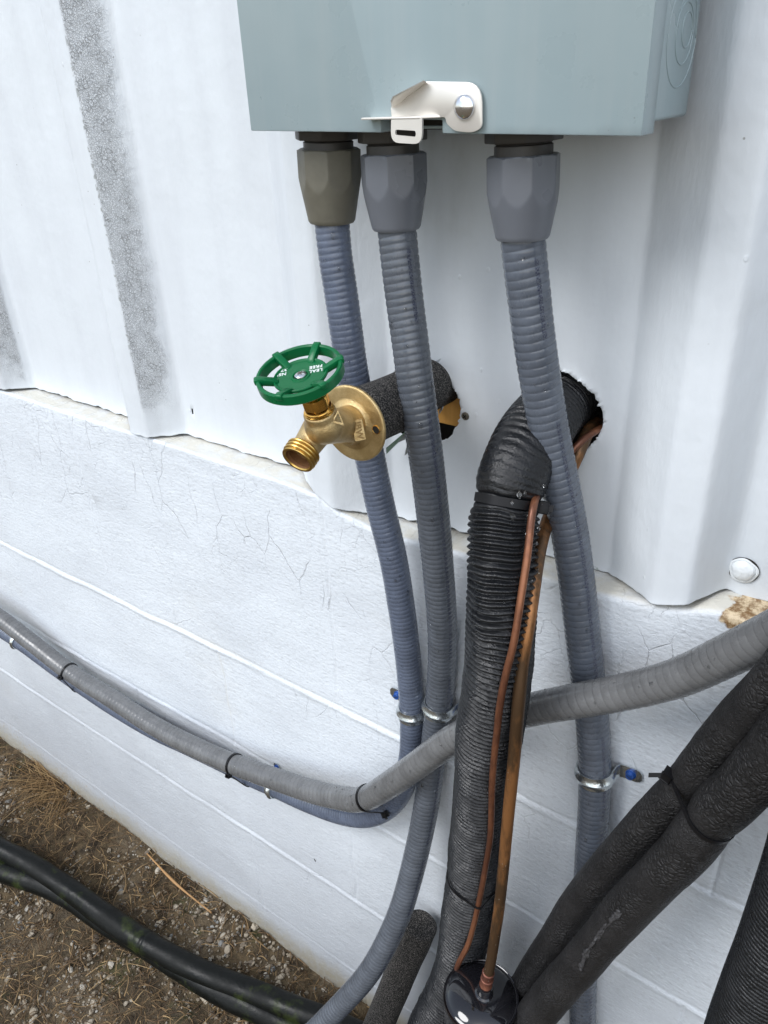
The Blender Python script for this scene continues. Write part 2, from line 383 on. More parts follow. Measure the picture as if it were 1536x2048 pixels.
def conduit_mat(name, col, rough=.36, scuff=0.0, print_u=None, pitch=.005):
    k = NT(name); x, y, z = k.xyz(k.uv)
    c = k.mix(k.ramp(k.noise(k.pos, 45, 5), .3, .7), tuple(q * .86 for q in col), tuple(q * 1.14 for q in col))
    dust = k.ramp(k.noise(k.pos, 150, 4, .7), .52, .75)
    c = k.mix(k.math('MULTIPLY', dust, .16 + scuff), c, tuple(q * 1.7 + .02 for q in col))
    ph = k.math('FRACT', k.math('SUBTRACT', k.math('DIVIDE', y, pitch), x)); gv = k.math('MAXIMUM', k.ramp(ph, .0, .12, 1, 0), k.ramp(ph, .92, 1.0))
    c = k.mix(k.math('MULTIPLY', gv, k.ramp(k.noise(k.pos, 30, 4),   .3, .7, .15, .55)), c, tuple(q * .40 for q in col))
    if print_u is not None:
        bd = k.band(x, print_u - .018, print_u + .018, .003)
        ch = k.ramp(k.noise(k.map(k.uv, (160, 700, 1)), 1.0, 1), .49, .54)
        ln = k.ramp(k.noise(k.map(k.uv, (3, 28, 1)), 1.0, 0), .38, .44)
        c = k.mix(k.math('MULTIPLY', k.math('MULTIPLY', bd, ch), k.math('MULTIPLY', ln, .9)), c, (0.02, 0.022, 0.05))
    k.P(Base_Color=c, Roughness=k.ramp(k.noise(k.pos, 70, 3), .3, .7, rough - .19, rough + .02))
    k.b.inputs['Specular IOR Level'].default_value = .5
    k.bump(k.noise(k.pos, 260, 4), .0003, .5)
    return k.m
def cast_brass():
    k = NT('cast_brass'); f = k.noise(k.pos, 90, 4); g = k.vor(k.pos, 1500)
    c = k.mix(k.ramp(f, .3, .7), (0.52, 0.37, 0.17), (0.68, 0.52, 0.27))
    c = k.mix(k.ramp(g, .1, .5, .35, 0), c, (0.26, 0.17, 0.07)); c = k.mix(k.ramp(k.noise(k.pos, 38, 5, .7), .52, .72, 0, .5), c, (0.24, 0.15, 0.06))
    k.P(Base_Color=c, Metallic=.9, Roughness=.42)
    k.bump(k.math('ADD', k.noise(k.pos, 1100, 3, .7), k.math('MULTIPLY', k.noise(k.pos, 300, 2), .7)), .00045, .9); return k.m
def foam_mat(name, spk=.5):
    k = NT(name); f = k.noise(k.pos, 780, 2, .6)
    c = k.mix(k.ramp(f, .48, .66), (0.008, 0.008, 0.008), (0.20, 0.185, 0.17))
    k.P(Base_Color=c, Roughness=.75); k.b.inputs['Specular IOR Level'].default_value = .3
    k.bump(f, .0012, 1.0); return k.m
def rubber_wrinkle():
    k = NT('weathered_black_foam'); v = k.warp(k.pos, 60, .010)
    e1 = k.ramp(k.vor(k.map(v, (1, 1, 1)), 190, 'DISTANCE_TO_EDGE'), .0, .28); e2 = k.ramp(k.vor(v, 420, 'DISTANCE_TO_EDGE'), .0, .35)
    sm = k.ramp(k.noise(k.pos, 16, 3), .35, .6)
    h = k.math('ADD', k.math('MULTIPLY', e1, sm), k.math('MULTIPLY', e2, .35))
    c = k.mix(k.ramp(k.noise(k.pos, 30, 4), .35, .7), (0.012, 0.0115, 0.012), (0.023, 0.022, 0.0225))
    c = k.mix(k.math('MULTIPLY', k.ramp(e1, .0, .5, 1, 0), .5), c, (0.006, 0.006, 0.006))
    sp = k.ramp(k.vor(k.pos, 260), .05, .09, 1, 0); sp = k.math('MULTIPLY', sp, k.ramp(k.noise(k.pos, 40, 2), .6, .66))
    c = k.mix(sp, c, (0.16, 0.15, 0.14))
    k.P(Base_Color=c, Roughness=.55); k.b.inputs['Specular IOR Level'].default_value = .35
    k.bump(k.math('ADD', h, k.math('MULTIPLY', k.noise(k.pos, 900, 2), .12)), .0011, .9); return k.m
def duct_mat():
    k = NT('wet_black_wrap'); f = k.noise(k.pos, 160, 4)
    c = k.mix(f, (0.003, 0.0033, 0.004), (0.011, 0.012, 0.014))
    k.P(Base_Color=c, Roughness=k.ramp(k.noise(k.pos, 55, 4), .35, .7, .22, .50))
    k.b.inputs['Specular IOR Level'].default_value = .42
    k.bump(k.math('ADD', k.noise(k.pos, 420, 4, .6), k.math('MULTIPLY', k.noise(k.map(k.pos, (1, 1, 1.8)), 130, 3), .9)), .0009, .8); return k.m
def copper(name, c1, c2, metal, rough):
    k = NT(name); f = k.noise(k.map(k.pos, (1, 1, .3)), 26, 6, .7); c = k.mix(k.ramp(f, .42, .6), c1, c2)
    sp = k.math('MULTIPLY', k.ramp(k.vor(k.warp(k.pos, 80, .01), 170), .05, .12, 1, 0), k.ramp(k.noise(k.pos, 22, 3), .55, .62))
    c = k.mix(sp, c, (0.55, 0.52, 0.45)); k.P(Base_Color=c, Metallic=metal, Roughness=rough); k.bump(k.noise(k.pos, 300, 4), .0002, .6); return k.m
def island_mat(name, stops, rough=.8, bump=0.0004, bs=500):
    k = NT(name); r = k.n('ShaderNodeValToRGB'); k.set(r.inputs[0], k.island())
    cr = r.color_ramp; cr.interpolation = 'LINEAR'
    while len(cr.elements) < len(stops): cr.elements.new(.5)
    for e, (p, c) in zip(cr.elements, stops): e.position = p; e.color = (*c, 1)
    c = k.mix(k.noise(k.pos, 260, 4), r.outputs[0], (0.05, 0.035, 0.02)); c2 = k.mix(.45, r.outputs[0], c)
    k.P(Base_Color=c2, Roughness=rough); k.bump(k.noise(k.pos, bs, 3), bump); return k.m
def soil_mat():
    k = NT('soil'); f = k.noise(k.pos, 35, 6, .65); g = k.noise(k.pos, 4, 4)
    c = k.mix(k.ramp(f, .3, .7), (0.030, 0.021, 0.011), (0.140, 0.100, 0.052)); c = k.mix(k.ramp(g, .45, .65, 0, .55), c, (0.19, 0.15, 0.10)); c = k.mix(k.ramp(k.noise(k.pos, 12, 5, .7), .56, .68, 0, .6), c, (0.055, 0.062, 0.018))
    k.P(Base_Color=c, Roughness=.95); k.bump(k.math('ADD', f, k.math('MULTIPLY', k.noise(k.pos, 260, 4), .4)), .008); return k.m
def wood_mat():
    k = NT('wood'); g = k.noise(k.map(k.pos, (160, 40, 6)), 1, 4); k.P(Base_Color=k.mix(g, (0.50, 0.23, 0.045), (0.74, 0.40, 0.11)), Roughness=.6); return k.m

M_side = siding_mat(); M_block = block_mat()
M_blue = conduit_mat('blue_grey_conduit', (0.100, 0.120, 0.166), .34, 0, None, .0054)
M_mid = conduit_mat('grey_conduit', (0.088, 0.099, 0.117), .31, .0, .82, .0060)
M_right = conduit_mat('grey_conduit_with_print', (0.095, 0.109, 0.134), .31, .0, .84, .0068)
M_light = conduit_mat('light_grey_conduit', (0.130, 0.132, 0.134), .34, .0, None, .0088)
M_nut = simple('grey_pvc_fitting', (0.128, 0.138, 0.158), .34, var=.08, scale=40)
M_oldnut = simple('weathered_olive_fitting', (0.125, 0.118, 0.092), .5, var=.25, scale=70)
M_collar = simple('dark_fitting_collar', (0.045, 0.042, 0.040), .45, var=.25)
M_box = simple('blue_grey_enamel', (0.295, 0.360, 0.392), .34, var=.05, scale=14, bump=.0002, bscale=30)
def box_mat():
    k = NT('blue_grey_enamel'); x, y, z = k.xyz(k.pos)
    st = k.noise(k.map(k.pos, (60, 60, 3.5)), 1.0, 5, .65); bl = k.noise(k.pos, 9, 4)
    c = k.mix(k.ramp(bl, .2, .8), (0.275, 0.350, 0.372), (0.298, 0.366, 0.380))
    c = k.mix(k.ramp(st, .40, .80, 0, .22), c, (0.40, 0.43, 0.43))
    sp = k.math('MULTIPLY', k.ramp(k.vor(k.pos, 130), .04, .08, 1, 0), k.ramp(k.noise(k.pos, 14, 2), .55, .62)); c = k.mix(k.math('MULTIPLY', sp, .6), c, (0.14, 0.15, 0.14))
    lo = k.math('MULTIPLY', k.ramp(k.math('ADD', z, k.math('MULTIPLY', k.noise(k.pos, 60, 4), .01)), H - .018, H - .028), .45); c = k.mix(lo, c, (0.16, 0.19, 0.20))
    k.P(Base_Color=c, Roughness=k.ramp(k.noise(k.pos, 24, 5), .3, .7, .26, .46)); k.bump(k.noise(k.pos, 20, 3), .0008, .5); return k.m
M_box = box_mat()
M_latch = simple('stainless_latch', (0.74, 0.71, 0.66), .42, metal=.55, var=.05)
M_chrome = simple('polished_steel', (0.80, 0.80, 0.82), .22, metal=1, var=.02)
M_zinc = simple('zinc_plate', (0.60, 0.64, 0.66), .22, metal=.95, var=.15, scale=110, bump=.0003, bscale=500)
M_bluescrew = simple('blue_coated_screw', (0.02, 0.085, 0.34), .35, metal=.3)
M_brass = cast_brass()
M_polbrass = simple('machined_brass', (0.88, 0.50, 0.12), .2, metal=1, var=.06)
M_lettershade = simple('letter_shade_brass', (0.22, 0.14, 0.055), .5, metal=.8)  # brass darkened to paint in the shading of the cast letters
M_thread = simple('threaded_brass', (0.64, 0.42, 0.13), .3, metal=1, var=.12)
M_rust = simple('rusty_bore', (0.16, 0.075, 0.03), .6, metal=.5, var=.5, scale=260)
M_green = simple('green_enamel', (0.002, 0.115, 0.036), .32, var=.10, scale=60, spec=.3)
M_white = simple('white_print', (0.75, 0.80, 0.78), .5)
M_foam = foam_mat('speckled_foam'); M_foamold = rubber_wrinkle(); M_duct = duct_mat()
M_cop = copper('oxidised_copper', (0.10, 0.058, 0.030), (0.36, 0.165, 0.062), .65, .42)
M_copsmall = copper('dull_copper_tube', (0.13, 0.052, 0.030), (0.27, 0.11, 0.055), .5, .36)
M_copdark = copper('brown_copper_joint', (0.16, 0.06, 0.04), (0.30, 0.12, 0.07), .6, .5)
M_blackgloss = simple('gloss_black_paint', (0.008, 0.008, 0.010), .07, var=.1, coat=.5)
M_tie = simple('black_nylon', (0.006, 0.006, 0.007), .42, spec=.25)
M_hose = simple('black_hose_cover', (0.0035, 0.0040, 0.0034),   .55, spec=.14, var=.5, scale=25, bump=.0008, bscale=90)
kh = NT('mossy_black_hose'); kc_ = kh.mix(kh.ramp(kh.noise(kh.pos, 14, 5, .7), .55, .68), (0.0035, 0.0042, 0.0036), (0.022, 0.030, 0.008))
kh.P(Base_Color=kc_, Roughness=kh.ramp(kh.noise(kh.pos, 20, 4), .3, .7, .32, .6)); kh.b.inputs['Specular IOR Level'].default_value = .22; kh.bump(kh.noise(kh.pos, 90, 3), .0008); M_hose = kh.m
M_dark = simple('dark_cavity', (0.02, 0.018, 0.015), .9)
M_soil = soil_mat(); M_wood = wood_mat()
M_screw = simple('bronze_screw', (0.16, 0.145, 0.115), .45, metal=.6, var=.3, scale=500)
kk = NT('water'); kk.P(Base_Color=(1, 1, 1), Roughness=.02, Transmission_Weight=1.0, IOR=1.33); M_water = kk.m
M_straw = island_mat('straw', [(0, (0.05, 0.03, 0.015)), (.5, (0.15, 0.09, 0.04)), (.8, (0.30, 0.19, 0.085)), (1, (0.48, 0.33, 0.16))])
M_stone = island_mat('stone', [(0, (0.16, 0.13, 0.10)), (.4, (0.30, 0.25, 0.18)), (.85, (0.50, 0.44, 0.34)), (.95, (0.58, 0.55, 0.48)), (1, (0.17, 0.19, 0.20))])
M_grass = island_mat('dry_grass', [(0, (0.16, 0.095, 0.04)), (.6, (0.34, 0.20, 0.075)), (1, (0.46, 0.31, 0.14))])
M_flap = simple('bare_tin', (0.32, 0.33, 0.31), .4, metal=.5); M_greenflap = simple('old_green_coat', (0.20, 0.30, 0.22), .6, var=.4, scale=300)
M_caulk = simple('painted_sealant', (0.74, 0.77, 0.78), .22, bump=.0012, bscale=120)

# ------------------------------------------------------------------ ground
gx = np.concatenate([[-60, -20, -6], np.arange(-2.6, -.2, .012), [.5, 2, 6, 20, 60]]); gy = np.concatenate([[-60, -20, -6, -2], np.arange(-1.1, .01, .012), [.3]])
X, Y = np.meshgrid(gx, gy)
def vnoise(x, y, sc, seed):
    r = np.random.default_rng(seed).random((128, 128)); u = x * sc % 128; v = y * sc % 128
    i = np.floor(u).astype(int); j = np.floor(v).astype(int); a = u - i; b = v - j; a = a * a * (3 - 2 * a); b = b * b * (3 - 2 * b)
    i %= 128; j %= 128; i1 = (i + 1) % 128; j1 = (j + 1) % 128
    return (r[i, j] * (1 - a) + r[i1, j] * a) * (1 - b) + (r[i, j1] * (1 - a) + r[i1, j1] * a) * b - .5
def cn(s, th, sc, kk, seed):
    s = s + 0 * th; a = vnoise(s, (np.cos(th + .7) * kk + 50) / sc + 0 * s, sc, seed); b = vnoise(s, (np.sin(th + .7) * kk + 90) / sc + 0 * s, sc, seed + 1000)
    return (a + b) * .75
def gh(x, y): return vnoise(x, y, 6, 1) * .018 + vnoise(x, y, 22, 2) * .010 + vnoise(x, y, 70, 3) * .004
Z = np.where((X > -3) & (X < 0) & (Y > -1.2), gh(X, Y), 0)
V = np.stack([X, Y, Z], -1).reshape(-1, 3); nx = len(gx); ny = len(gy)
i, j = np.meshgrid(np.arange(ny - 1), np.arange(nx - 1), indexing='ij')
Q = np.stack([i * nx + j, i * nx + j + 1, (i + 1) * nx + j + 1, (i + 1) * nx + j], -1).reshape(-1, 4)
tag(link('ground', npmesh('ground', V, Q), M_soil), 'brown soil ground littered with gravel at the foot of the wall', 'ground', kind='structure')

# ------------------------------------------------------------------ block wall (y = 0 face)
ZB = [(-4, -.393), (-1.2, -.393), (-.60, -.400), (-.54, -.404), (-.515, -.417), (-.45, -.427), (-.355, -.420), (-.205, -.415), (-.15, -.411), (-.122, -.4035), (-.10, -.396), (3, -.393)]
def zsid(x): return H + np.interp(x, [p[0] for p in ZB], [p[1] for p in ZB])
LZ = [H - .735, H - .932, H - 1.142, H - 1.352]
jx = {0: [-1.02 + .485 * k for k in range(-4, 4)], 1: [-.772 + .485 * k for k in range(-4, 4)]}
xs = [-4, -3.5, -3, -2.5] + list(np.arange(-2.2, .35, .009)) + [.5, 1, 2]
for l in jx.values():
    for x0 in l:
        if -2.2 < x0 < .3: xs += list(x0 + np.arange(-.006, .0061, .002))
xs = np.unique(np.round(xs, 4)); zs = list(np.arange(0, 1, .006))
zf = list(np.arange(-.03, H - .43, .0065))
for l in LZ: zf += list(l + np.arange(-.014, .0141, .0016))
zf = np.unique(np.round(zf, 4)); zf = zf[np.concatenate([[True], np.diff(zf) > .0008])]
rows = []                                    # rows of (y, z) arrays over xs
for z in zf: rows.append((np.zeros(len(xs)), np.full(len(xs), z)))
zt = zsid(xs) - .004; rr = .004 + .004 * np.clip((xs + .6) / .3, 0, 1)
for q in np.linspace(0, 1, 8)[1:]: rows.append((np.zeros(len(xs)), zf[-1] + (zt - rr - zf[-1]) * q))
for a in np.linspace(0, np.pi / 2, 6)[1:]: rows.append((rr * (1 - np.cos(a)), zt - rr + rr * np.sin(a)))
for q in np.linspace(0, 1, 6)[1:]: rows.append((rr + (.058 - rr) * q, zt + .0025 * q))
Yw = np.array([r[0] for r in rows]); Zw = np.array([r[1] for r in rows]); Xw = np.broadcast_to(xs, Yw.shape).copy()
off = vnoise(Xw, Zw, 5, 11) * .004 + vnoise(Xw, Zw, 17, 12) * .0016 + vnoise(Xw * 1.0, Zw * 2.5, 45, 13) * .0007
for k_, l in enumerate(LZ):
    wob = vnoise(Xw, Zw * 0 + l, 14, 20 + k_) * .003; amp = (.9 + 1.2 * vnoise(Xw, Zw * 0, 9, 30 + k_))
    d = Zw - (l + wob)
    g_ = (1.0, .8, .85, .4)[k_]; off += g_ * (-.0015 * np.clip(amp, .25, 2) * np.exp(-((d + .001) / .0042) ** 2) + .0012 * np.exp(-((d - .0062) / .0030) ** 2))
edges = [9] + LZ + [-9]
for ci in range(5):
    inb = (Zw < edges[ci]) & (Zw > edges[ci + 1])
    for x0 in jx[ci % 2]:
        off += inb * (.0014 * np.exp(-((Xw - x0 - vnoise(Xw * 0 + x0, Zw, 20, 40) * .008) / .0018) ** 2))
fr = np.clip(1 - Yw / .02, 0, 1); Yw = Yw + off * fr; Zw = Zw + (1 - fr) * off * .8
V = np.stack([Xw, Yw, Zw], -1).reshape(-1, 3); nx = len(xs); ny = len(rows)
i, j = np.meshgrid(np.arange(ny - 1), np.arange(nx - 1), indexing='ij')
Q = np.stack([i * nx + j, i * nx + j + 1, (i + 1) * nx + j + 1, (i + 1) * nx + j], -1).reshape(-1, 4)
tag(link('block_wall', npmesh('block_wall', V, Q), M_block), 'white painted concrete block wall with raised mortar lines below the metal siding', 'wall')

# ------------------------------------------------------------------ corrugated siding
PAN = .033; PR = []
for a, b, c, d in [(-1.98, -1.935, -1.899, -1.86), (-1.622, -1.575, -1.541, -1.50), (-1.272, -1.222, -1.184, -1.150), (-.917, -.869, -.834, -.795), (-.592, -.540, -.515, -.455), (-.203, -.151, -.1205, -.098), (.155, .205, .238, .262), (.51, .56, .59, .62)]:
    PR += [(a, PAN), (b, -.003), (c, -.003), (d, PAN)]
def ysid(x):
    o = 0
    for q in (-.0022, -.0011, 0, .0011, .0022): o = o + np.interp(x + q, [p[0] for p in PR], [p[1] for p in PR])
    return o / 5
HOLES = [(-.413, H - .286, .0435, 1), (-.2655, H - .266, .0405, 2), (at(385, 825, PAN)[0], at(385, 825, PAN)[2], .0028, 3)]
xs = np.unique(np.round(np.concatenate([[-4, -3.6, -3.2, -2.8, -2.4], np.arange(-2.1, -1.3, .006), np.arange(-1.3, -.47, .0035), np.arange(-.47, -.2, .0022), np.arange(-.2, .35, .0035), np.arange(.36, .7, .01), [1, 1.5, 2]]), 4))
fz = np.concatenate([[0, .001, .003, .006, .010, .016], np.arange(.024, .05, .008), np.arange(.05, .25, .0022), np.arange(.26, .6, .01), [.7, .9, 1.3, 1.42]])
U, Wz = np.meshgrid(xs, fz)
jag = vnoise(xs, xs * 0, 90, 5) * .003 + vnoise(xs, xs * 0, 25, 6) * .004 + vnoise(xs, xs * 0, 260, 8) * .0012
Zs = zsid(U) + jag[None] * np.exp(-Wz / .02) + Wz; Ys = ysid(U)
Ys = Ys + vnoise(U, Zs, 7, 51) * .0016 + vnoise(U, Zs, 16, 52) * .0007 - .001 * np.exp(-Wz / .006) * (1 + vnoise(U, Zs, 60, 53) * 3)
Xs = U.copy()
keep = np.ones((len(fz) - 1, len(xs) - 1), bool)
def hole_r(an, hr, sd):
    if sd == 3: return hr + an * 0
    return hr * (1 + .05 * np.sin(3 * an + sd) + .06 * vnoise(an * 3 + 20, an * 0, 2.5, 60 + sd) + .035 * vnoise(an * 3 + 20, an * 0, 8, 70 + sd) + .018 * vnoise(an * 3 + 20, an * 0, 24, 75 + sd))
for hx, hz, hr, sd in HOLES:
    dv = np.hypot(Xs - hx, Zs - hz); anv = np.arctan2(Zs - hz, Xs - hx); rv = hole_r(anv, hr, sd)
    if sd < 3: Ys -= np.exp(-np.clip(dv - hr, 0, 1) / .003) * .0012 * (1 + 2 * vnoise(Xs, Zs, 150, 80))
    f = np.where(np.abs(dv - rv) < .00165, rv / np.maximum(dv, 1e-6), 1)
    Xs = hx + (Xs - hx) * f; Zs = hz + (Zs - hz) * f
    cx = (Xs[:-1, :-1] + Xs[1:, 1:] + Xs[:-1, 1:] + Xs[1:, :-1]) / 4; cz = (Zs[:-1, :-1] + Zs[1:, 1:] + Zs[:-1, 1:] + Zs[1:, :-1]) / 4
    keep &= np.hypot(cx - hx, cz - hz) > hole_r(np.arctan2(cz - hz, cx - hx), hr, sd) * .998
nx = len(xs); i, j = np.where(keep)
Q = np.stack([i * nx + j, i * nx + j + 1, (i + 1) * nx + j + 1, (i + 1) * nx + j], -1)
V = np.stack([Xs, Ys, Zs], -1).reshape(-1, 3)
siding = empty('metal_siding', (-.5, .033, H - .4), 'white painted corrugated metal siding with two cut holes, above the block wall', 'siding')
sh = link('sheet', npmesh('sheet', V, Q), M_side, siding)
sm = sh.modifiers.new('thick', 'SOLIDIFY'); sm.thickness = .0009; sm.offset = -1
box('added_dark_backing', (-4, .10, H - .60), (2, .13, H + 1.05), M_dark, siding, 0)  # dark sheet added to keep the holes black and light out
box('added_light_seal', (-4, -.01, H + 1.0), (2, .14, H + 1.02), M_side, siding, 0)  # unseen lid added to stop skylight leaking in behind the sheet
box('wall_stud', (-.47, .062, H - .315), (-.30, .098, H - .20), M_wood, siding, .002)
# torn tin tongues round the tap hole
def flap(name, pts, mat):
    V = np.array(pts); nn = len(V); V2 = V + np.array([0, .0006, 0]); me = bpy.data.meshes.new(name)
    f = [list(range(nn)), list(range(2 * nn - 1, nn - 1, -1))] + [[a, (a + 1) % nn, nn + (a + 1) % nn, nn + a] for a in range(nn)]
    me.from_pydata(np.vstack([V, V2]).tolist(), [], f); return link(name, me, mat, siding, smooth=False)
def A_(px, py, y): return at(px, py, y)
flap('torn_flap', [A_(772, 896, .012), A_(812, 862, .02), A_(812, 870, .028), A_(773, 908, .016)], M_greenflap)
flap('torn_flap', [A_(812, 864, .02), A_(812, 878, .024), A_(795, 886, .008)], M_flap)
flap('torn_flap', [A_(815, 885, .028), A_(817, 905, .03), A_(809, 911, .016)], M_flap)
flap('torn_flap', [A_(872, 722, .030), A_(883, 716, .012), A_(876, 726, .028)], M_side)
flap('torn_flap', [A_(877, 822, .030), A_(886, 812, .014), A_(885, 818, .012), A_(879, 828, .028)], M_side)

# ------------------------------------------------------------------ screws on the siding
def disc_screw(name, px, py, y, r, mat, label, phillips=True):
    o = at(px, py, y); t = empty(name, o, label, 'screw')
    lathe('head', [(r, 0), (r, .0008), (r * .9, .0014), (r * .55, .0019), (r * .02, .0021)], o, (0, -1, 0), mat, t, 32)
    if phillips:
        for a in (40, 130):
            c, s = math.cos(R_(a)), math.sin(R_(a))
            obox('recess', np.array(o) + [0, -.0017, 0], ((c, 0, s), (0, 1, 0), (-s, 0, c)), (r * 1.15, .001, r * .28), M_dark, t, 0)
    return t
disc_screw('siding_screw', 931, 832, PAN - .0005, .0042, M_screw, 'bronze Phillips screw in the siding between the two holes')
o = at(1487, 1140, PAN - .001); t = empty('painted_screw', o, 'screw head buried under a round blob of glossy white paint at far right', 'screw')
def blobf(r, h, th): return r * (1 + .04 * np.sin(3 * th + 1) + .03 * np.sin(5 * th))
lathe('washer', [(.0115, 0), (.0118, .0012), (.0105, .0018), (.0095, .0012)], o, (0, -1, 0), M_caulk, t, 48, blobf)
lathe('paint_blob', [(.0096, .0010), (.0088, .0034), (.0066, .0052), (.0035, .0056), (.0002, .0060)], o, (0, -1, 0), M_caulk, t, 48, blobf)
lathe('crevice', [(.0125, .0002), (.0122, .0006), (.0108, .0008)], o, (0, -1, 0), M_dark, t, 40, lambda r, h, th: r * (1 + .02 * np.sin(2 * th + .6)))

# ------------------------------------------------------------------ electrical box
YF = -.097
bx = empty('electrical_box', (-.33, -.04, H - .03), 'blue-grey painted steel electrical box with a hinged lid and hasp, mounted on the siding', 'electrical box')
box('body', (-.482, -.0745, H - .0245), (-.1745, -.0035, H + .45), M_box, bx, .0025, 3)
p = [at(762, 268, YF), at(762, 238, YF), at(884, 240, YF), at(884, 270, YF)]
zl = H - .0305; lx0, lx1 = -.4855, -.1725
zt_ = lambda x: zl + .0056 * (lx1 - x) / (lx1 - lx0)
pts = [(lx0, YF, zt_(lx0)), (p[0][0], YF, zt_(p[0][0])), (p[0][0], YF, p[1][2]), (p[3][0], YF, p[2][2]), (p[3][0], YF, zt_(p[3][0])), (lx1 + .0012, YF, zl), (lx1 + .0012, YF, H + .451), (lx0, YF, H + .451)]
plate('lid', pts, (0, -1, 0), .0215, M_box, bx, .0010)
for dz in (.0035, .0085): box('inner_lip', (p[0][0] + .001, -.085 + dz, zl + dz + .001), (p[3][0] - .001, -.076, zl + dz + .003), M_box if dz < .005 else M_dark, bx, .0003)
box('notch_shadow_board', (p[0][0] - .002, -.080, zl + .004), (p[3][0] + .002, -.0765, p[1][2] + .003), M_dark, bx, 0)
# knockouts pressed in the right side
kc = np.array([-.1745, -.044, 0]); kz = at(1378, 62, 0)[2]
def kring(name, r, cy, cz, a0, a1, rad=.0004):
    a = np.linspace(a0, a1, 60); P = np.stack([np.full(60, -.1744), cy + r * np.cos(a), cz + r * np.sin(a)], 1)
    sweep(name, P, lambda s, t: rad + 0 * s + 0 * t, M_box, bx, 8, up=(1, 0, 0))
kring('knockout', .0270, -.034, H + .020, 0, 6.283); kring('knockout', .0165, -.030, H + .022, 0, 6.283); kring('knockout', .0095, -.026, H + .024, 0, 6.283)
# hasp: swinging plate, folded wing, flange, padlock tab, carriage bolt
def L_(zx, zy, y): return at(720 + zx / 5.486, 130 + zy / 5.486, y)
hp = roundpoly([L_(335, 470, -.1005), L_(690, 180, -.1005), L_(1335, 188, -.1005), L_(1340, 690, -.1005), L_(1230, 745, -.1005), L_(1030, 725, -.1005), L_(945, 640, -.1005), L_(935, 575, -.1005), L_(345, 572, -.1005)],
               [0, .003, .013, .014, .008, .008, .006, .002, .0005])
plate('hasp_plate', hp, (0, -1, 0), .0016, M_latch, bx, .0004)
V = [L_(345, 465, -.1012), L_(335, 395, -.112), L_(360, 345, -.115), L_(700, 168, -.106), L_(715, 185, -.1012)]
me = bpy.data.meshes.new('hasp_wing'); V2 = [np.array(v) + [0.0004, .0012, -.0006] for v in V]
me.from_pydata([list(v) for v in V + V2], [], [[0, 1, 2, 3, 4], [9, 8, 7, 6, 5]] + [[a, (a + 1) % 5, 5 + (a + 1) % 5, 5 + a] for a in range(5)])
link('hasp_wing', me, M_latch, bx, smooth=False)
a0 = L_(50, 552, -.1005); a1 = L_(880, 578, -.1005)
fp = [np.array([a0[0], -.1005, 0]), np.array([a1[0], -.1005, 0]), np.array([a1[0] - .001, -.079, 0]), np.array([a0[0] + .008, -.079, 0]), ]
fz_ = (a0[2] + a1[2]) / 2; fp = roundpoly([q + [0, 0, fz_] for q in [fp[0] + [0, -.007, 0], fp[1] + [-.012, -.007, 0], fp[1], fp[2], fp[3]]], [.004, .002, 0, 0, .002])
plate('hasp_flange', fp, (0, 0, 1), .0014, M_latch, bx, .0004)
tp = roundpoly([L_(342, 585, -.107), L_(680, 585, -.107), L_(680, 872, -.107), L_(338, 850, -.107)], [0, 0, .010, .010])
sp_ = roundpoly([L_(385, 708, -.107), L_(612, 722, -.107), L_(612, 790, -.107), L_(385, 768, -.107)], .004)
plate('padlock_tab', tp, (0, -1, 0), .0018, M_latch, bx, 0, holes=[sp_])
lathe('carriage_bolt', [(.0078, 0), (.0078, .0006), (.0070, .0022), (.0048, .0038), (.0022, .0044), (.0001, .0046)], L_(1148, 458, -.1006), (0, -1, 0), M_chrome, bx, 40)

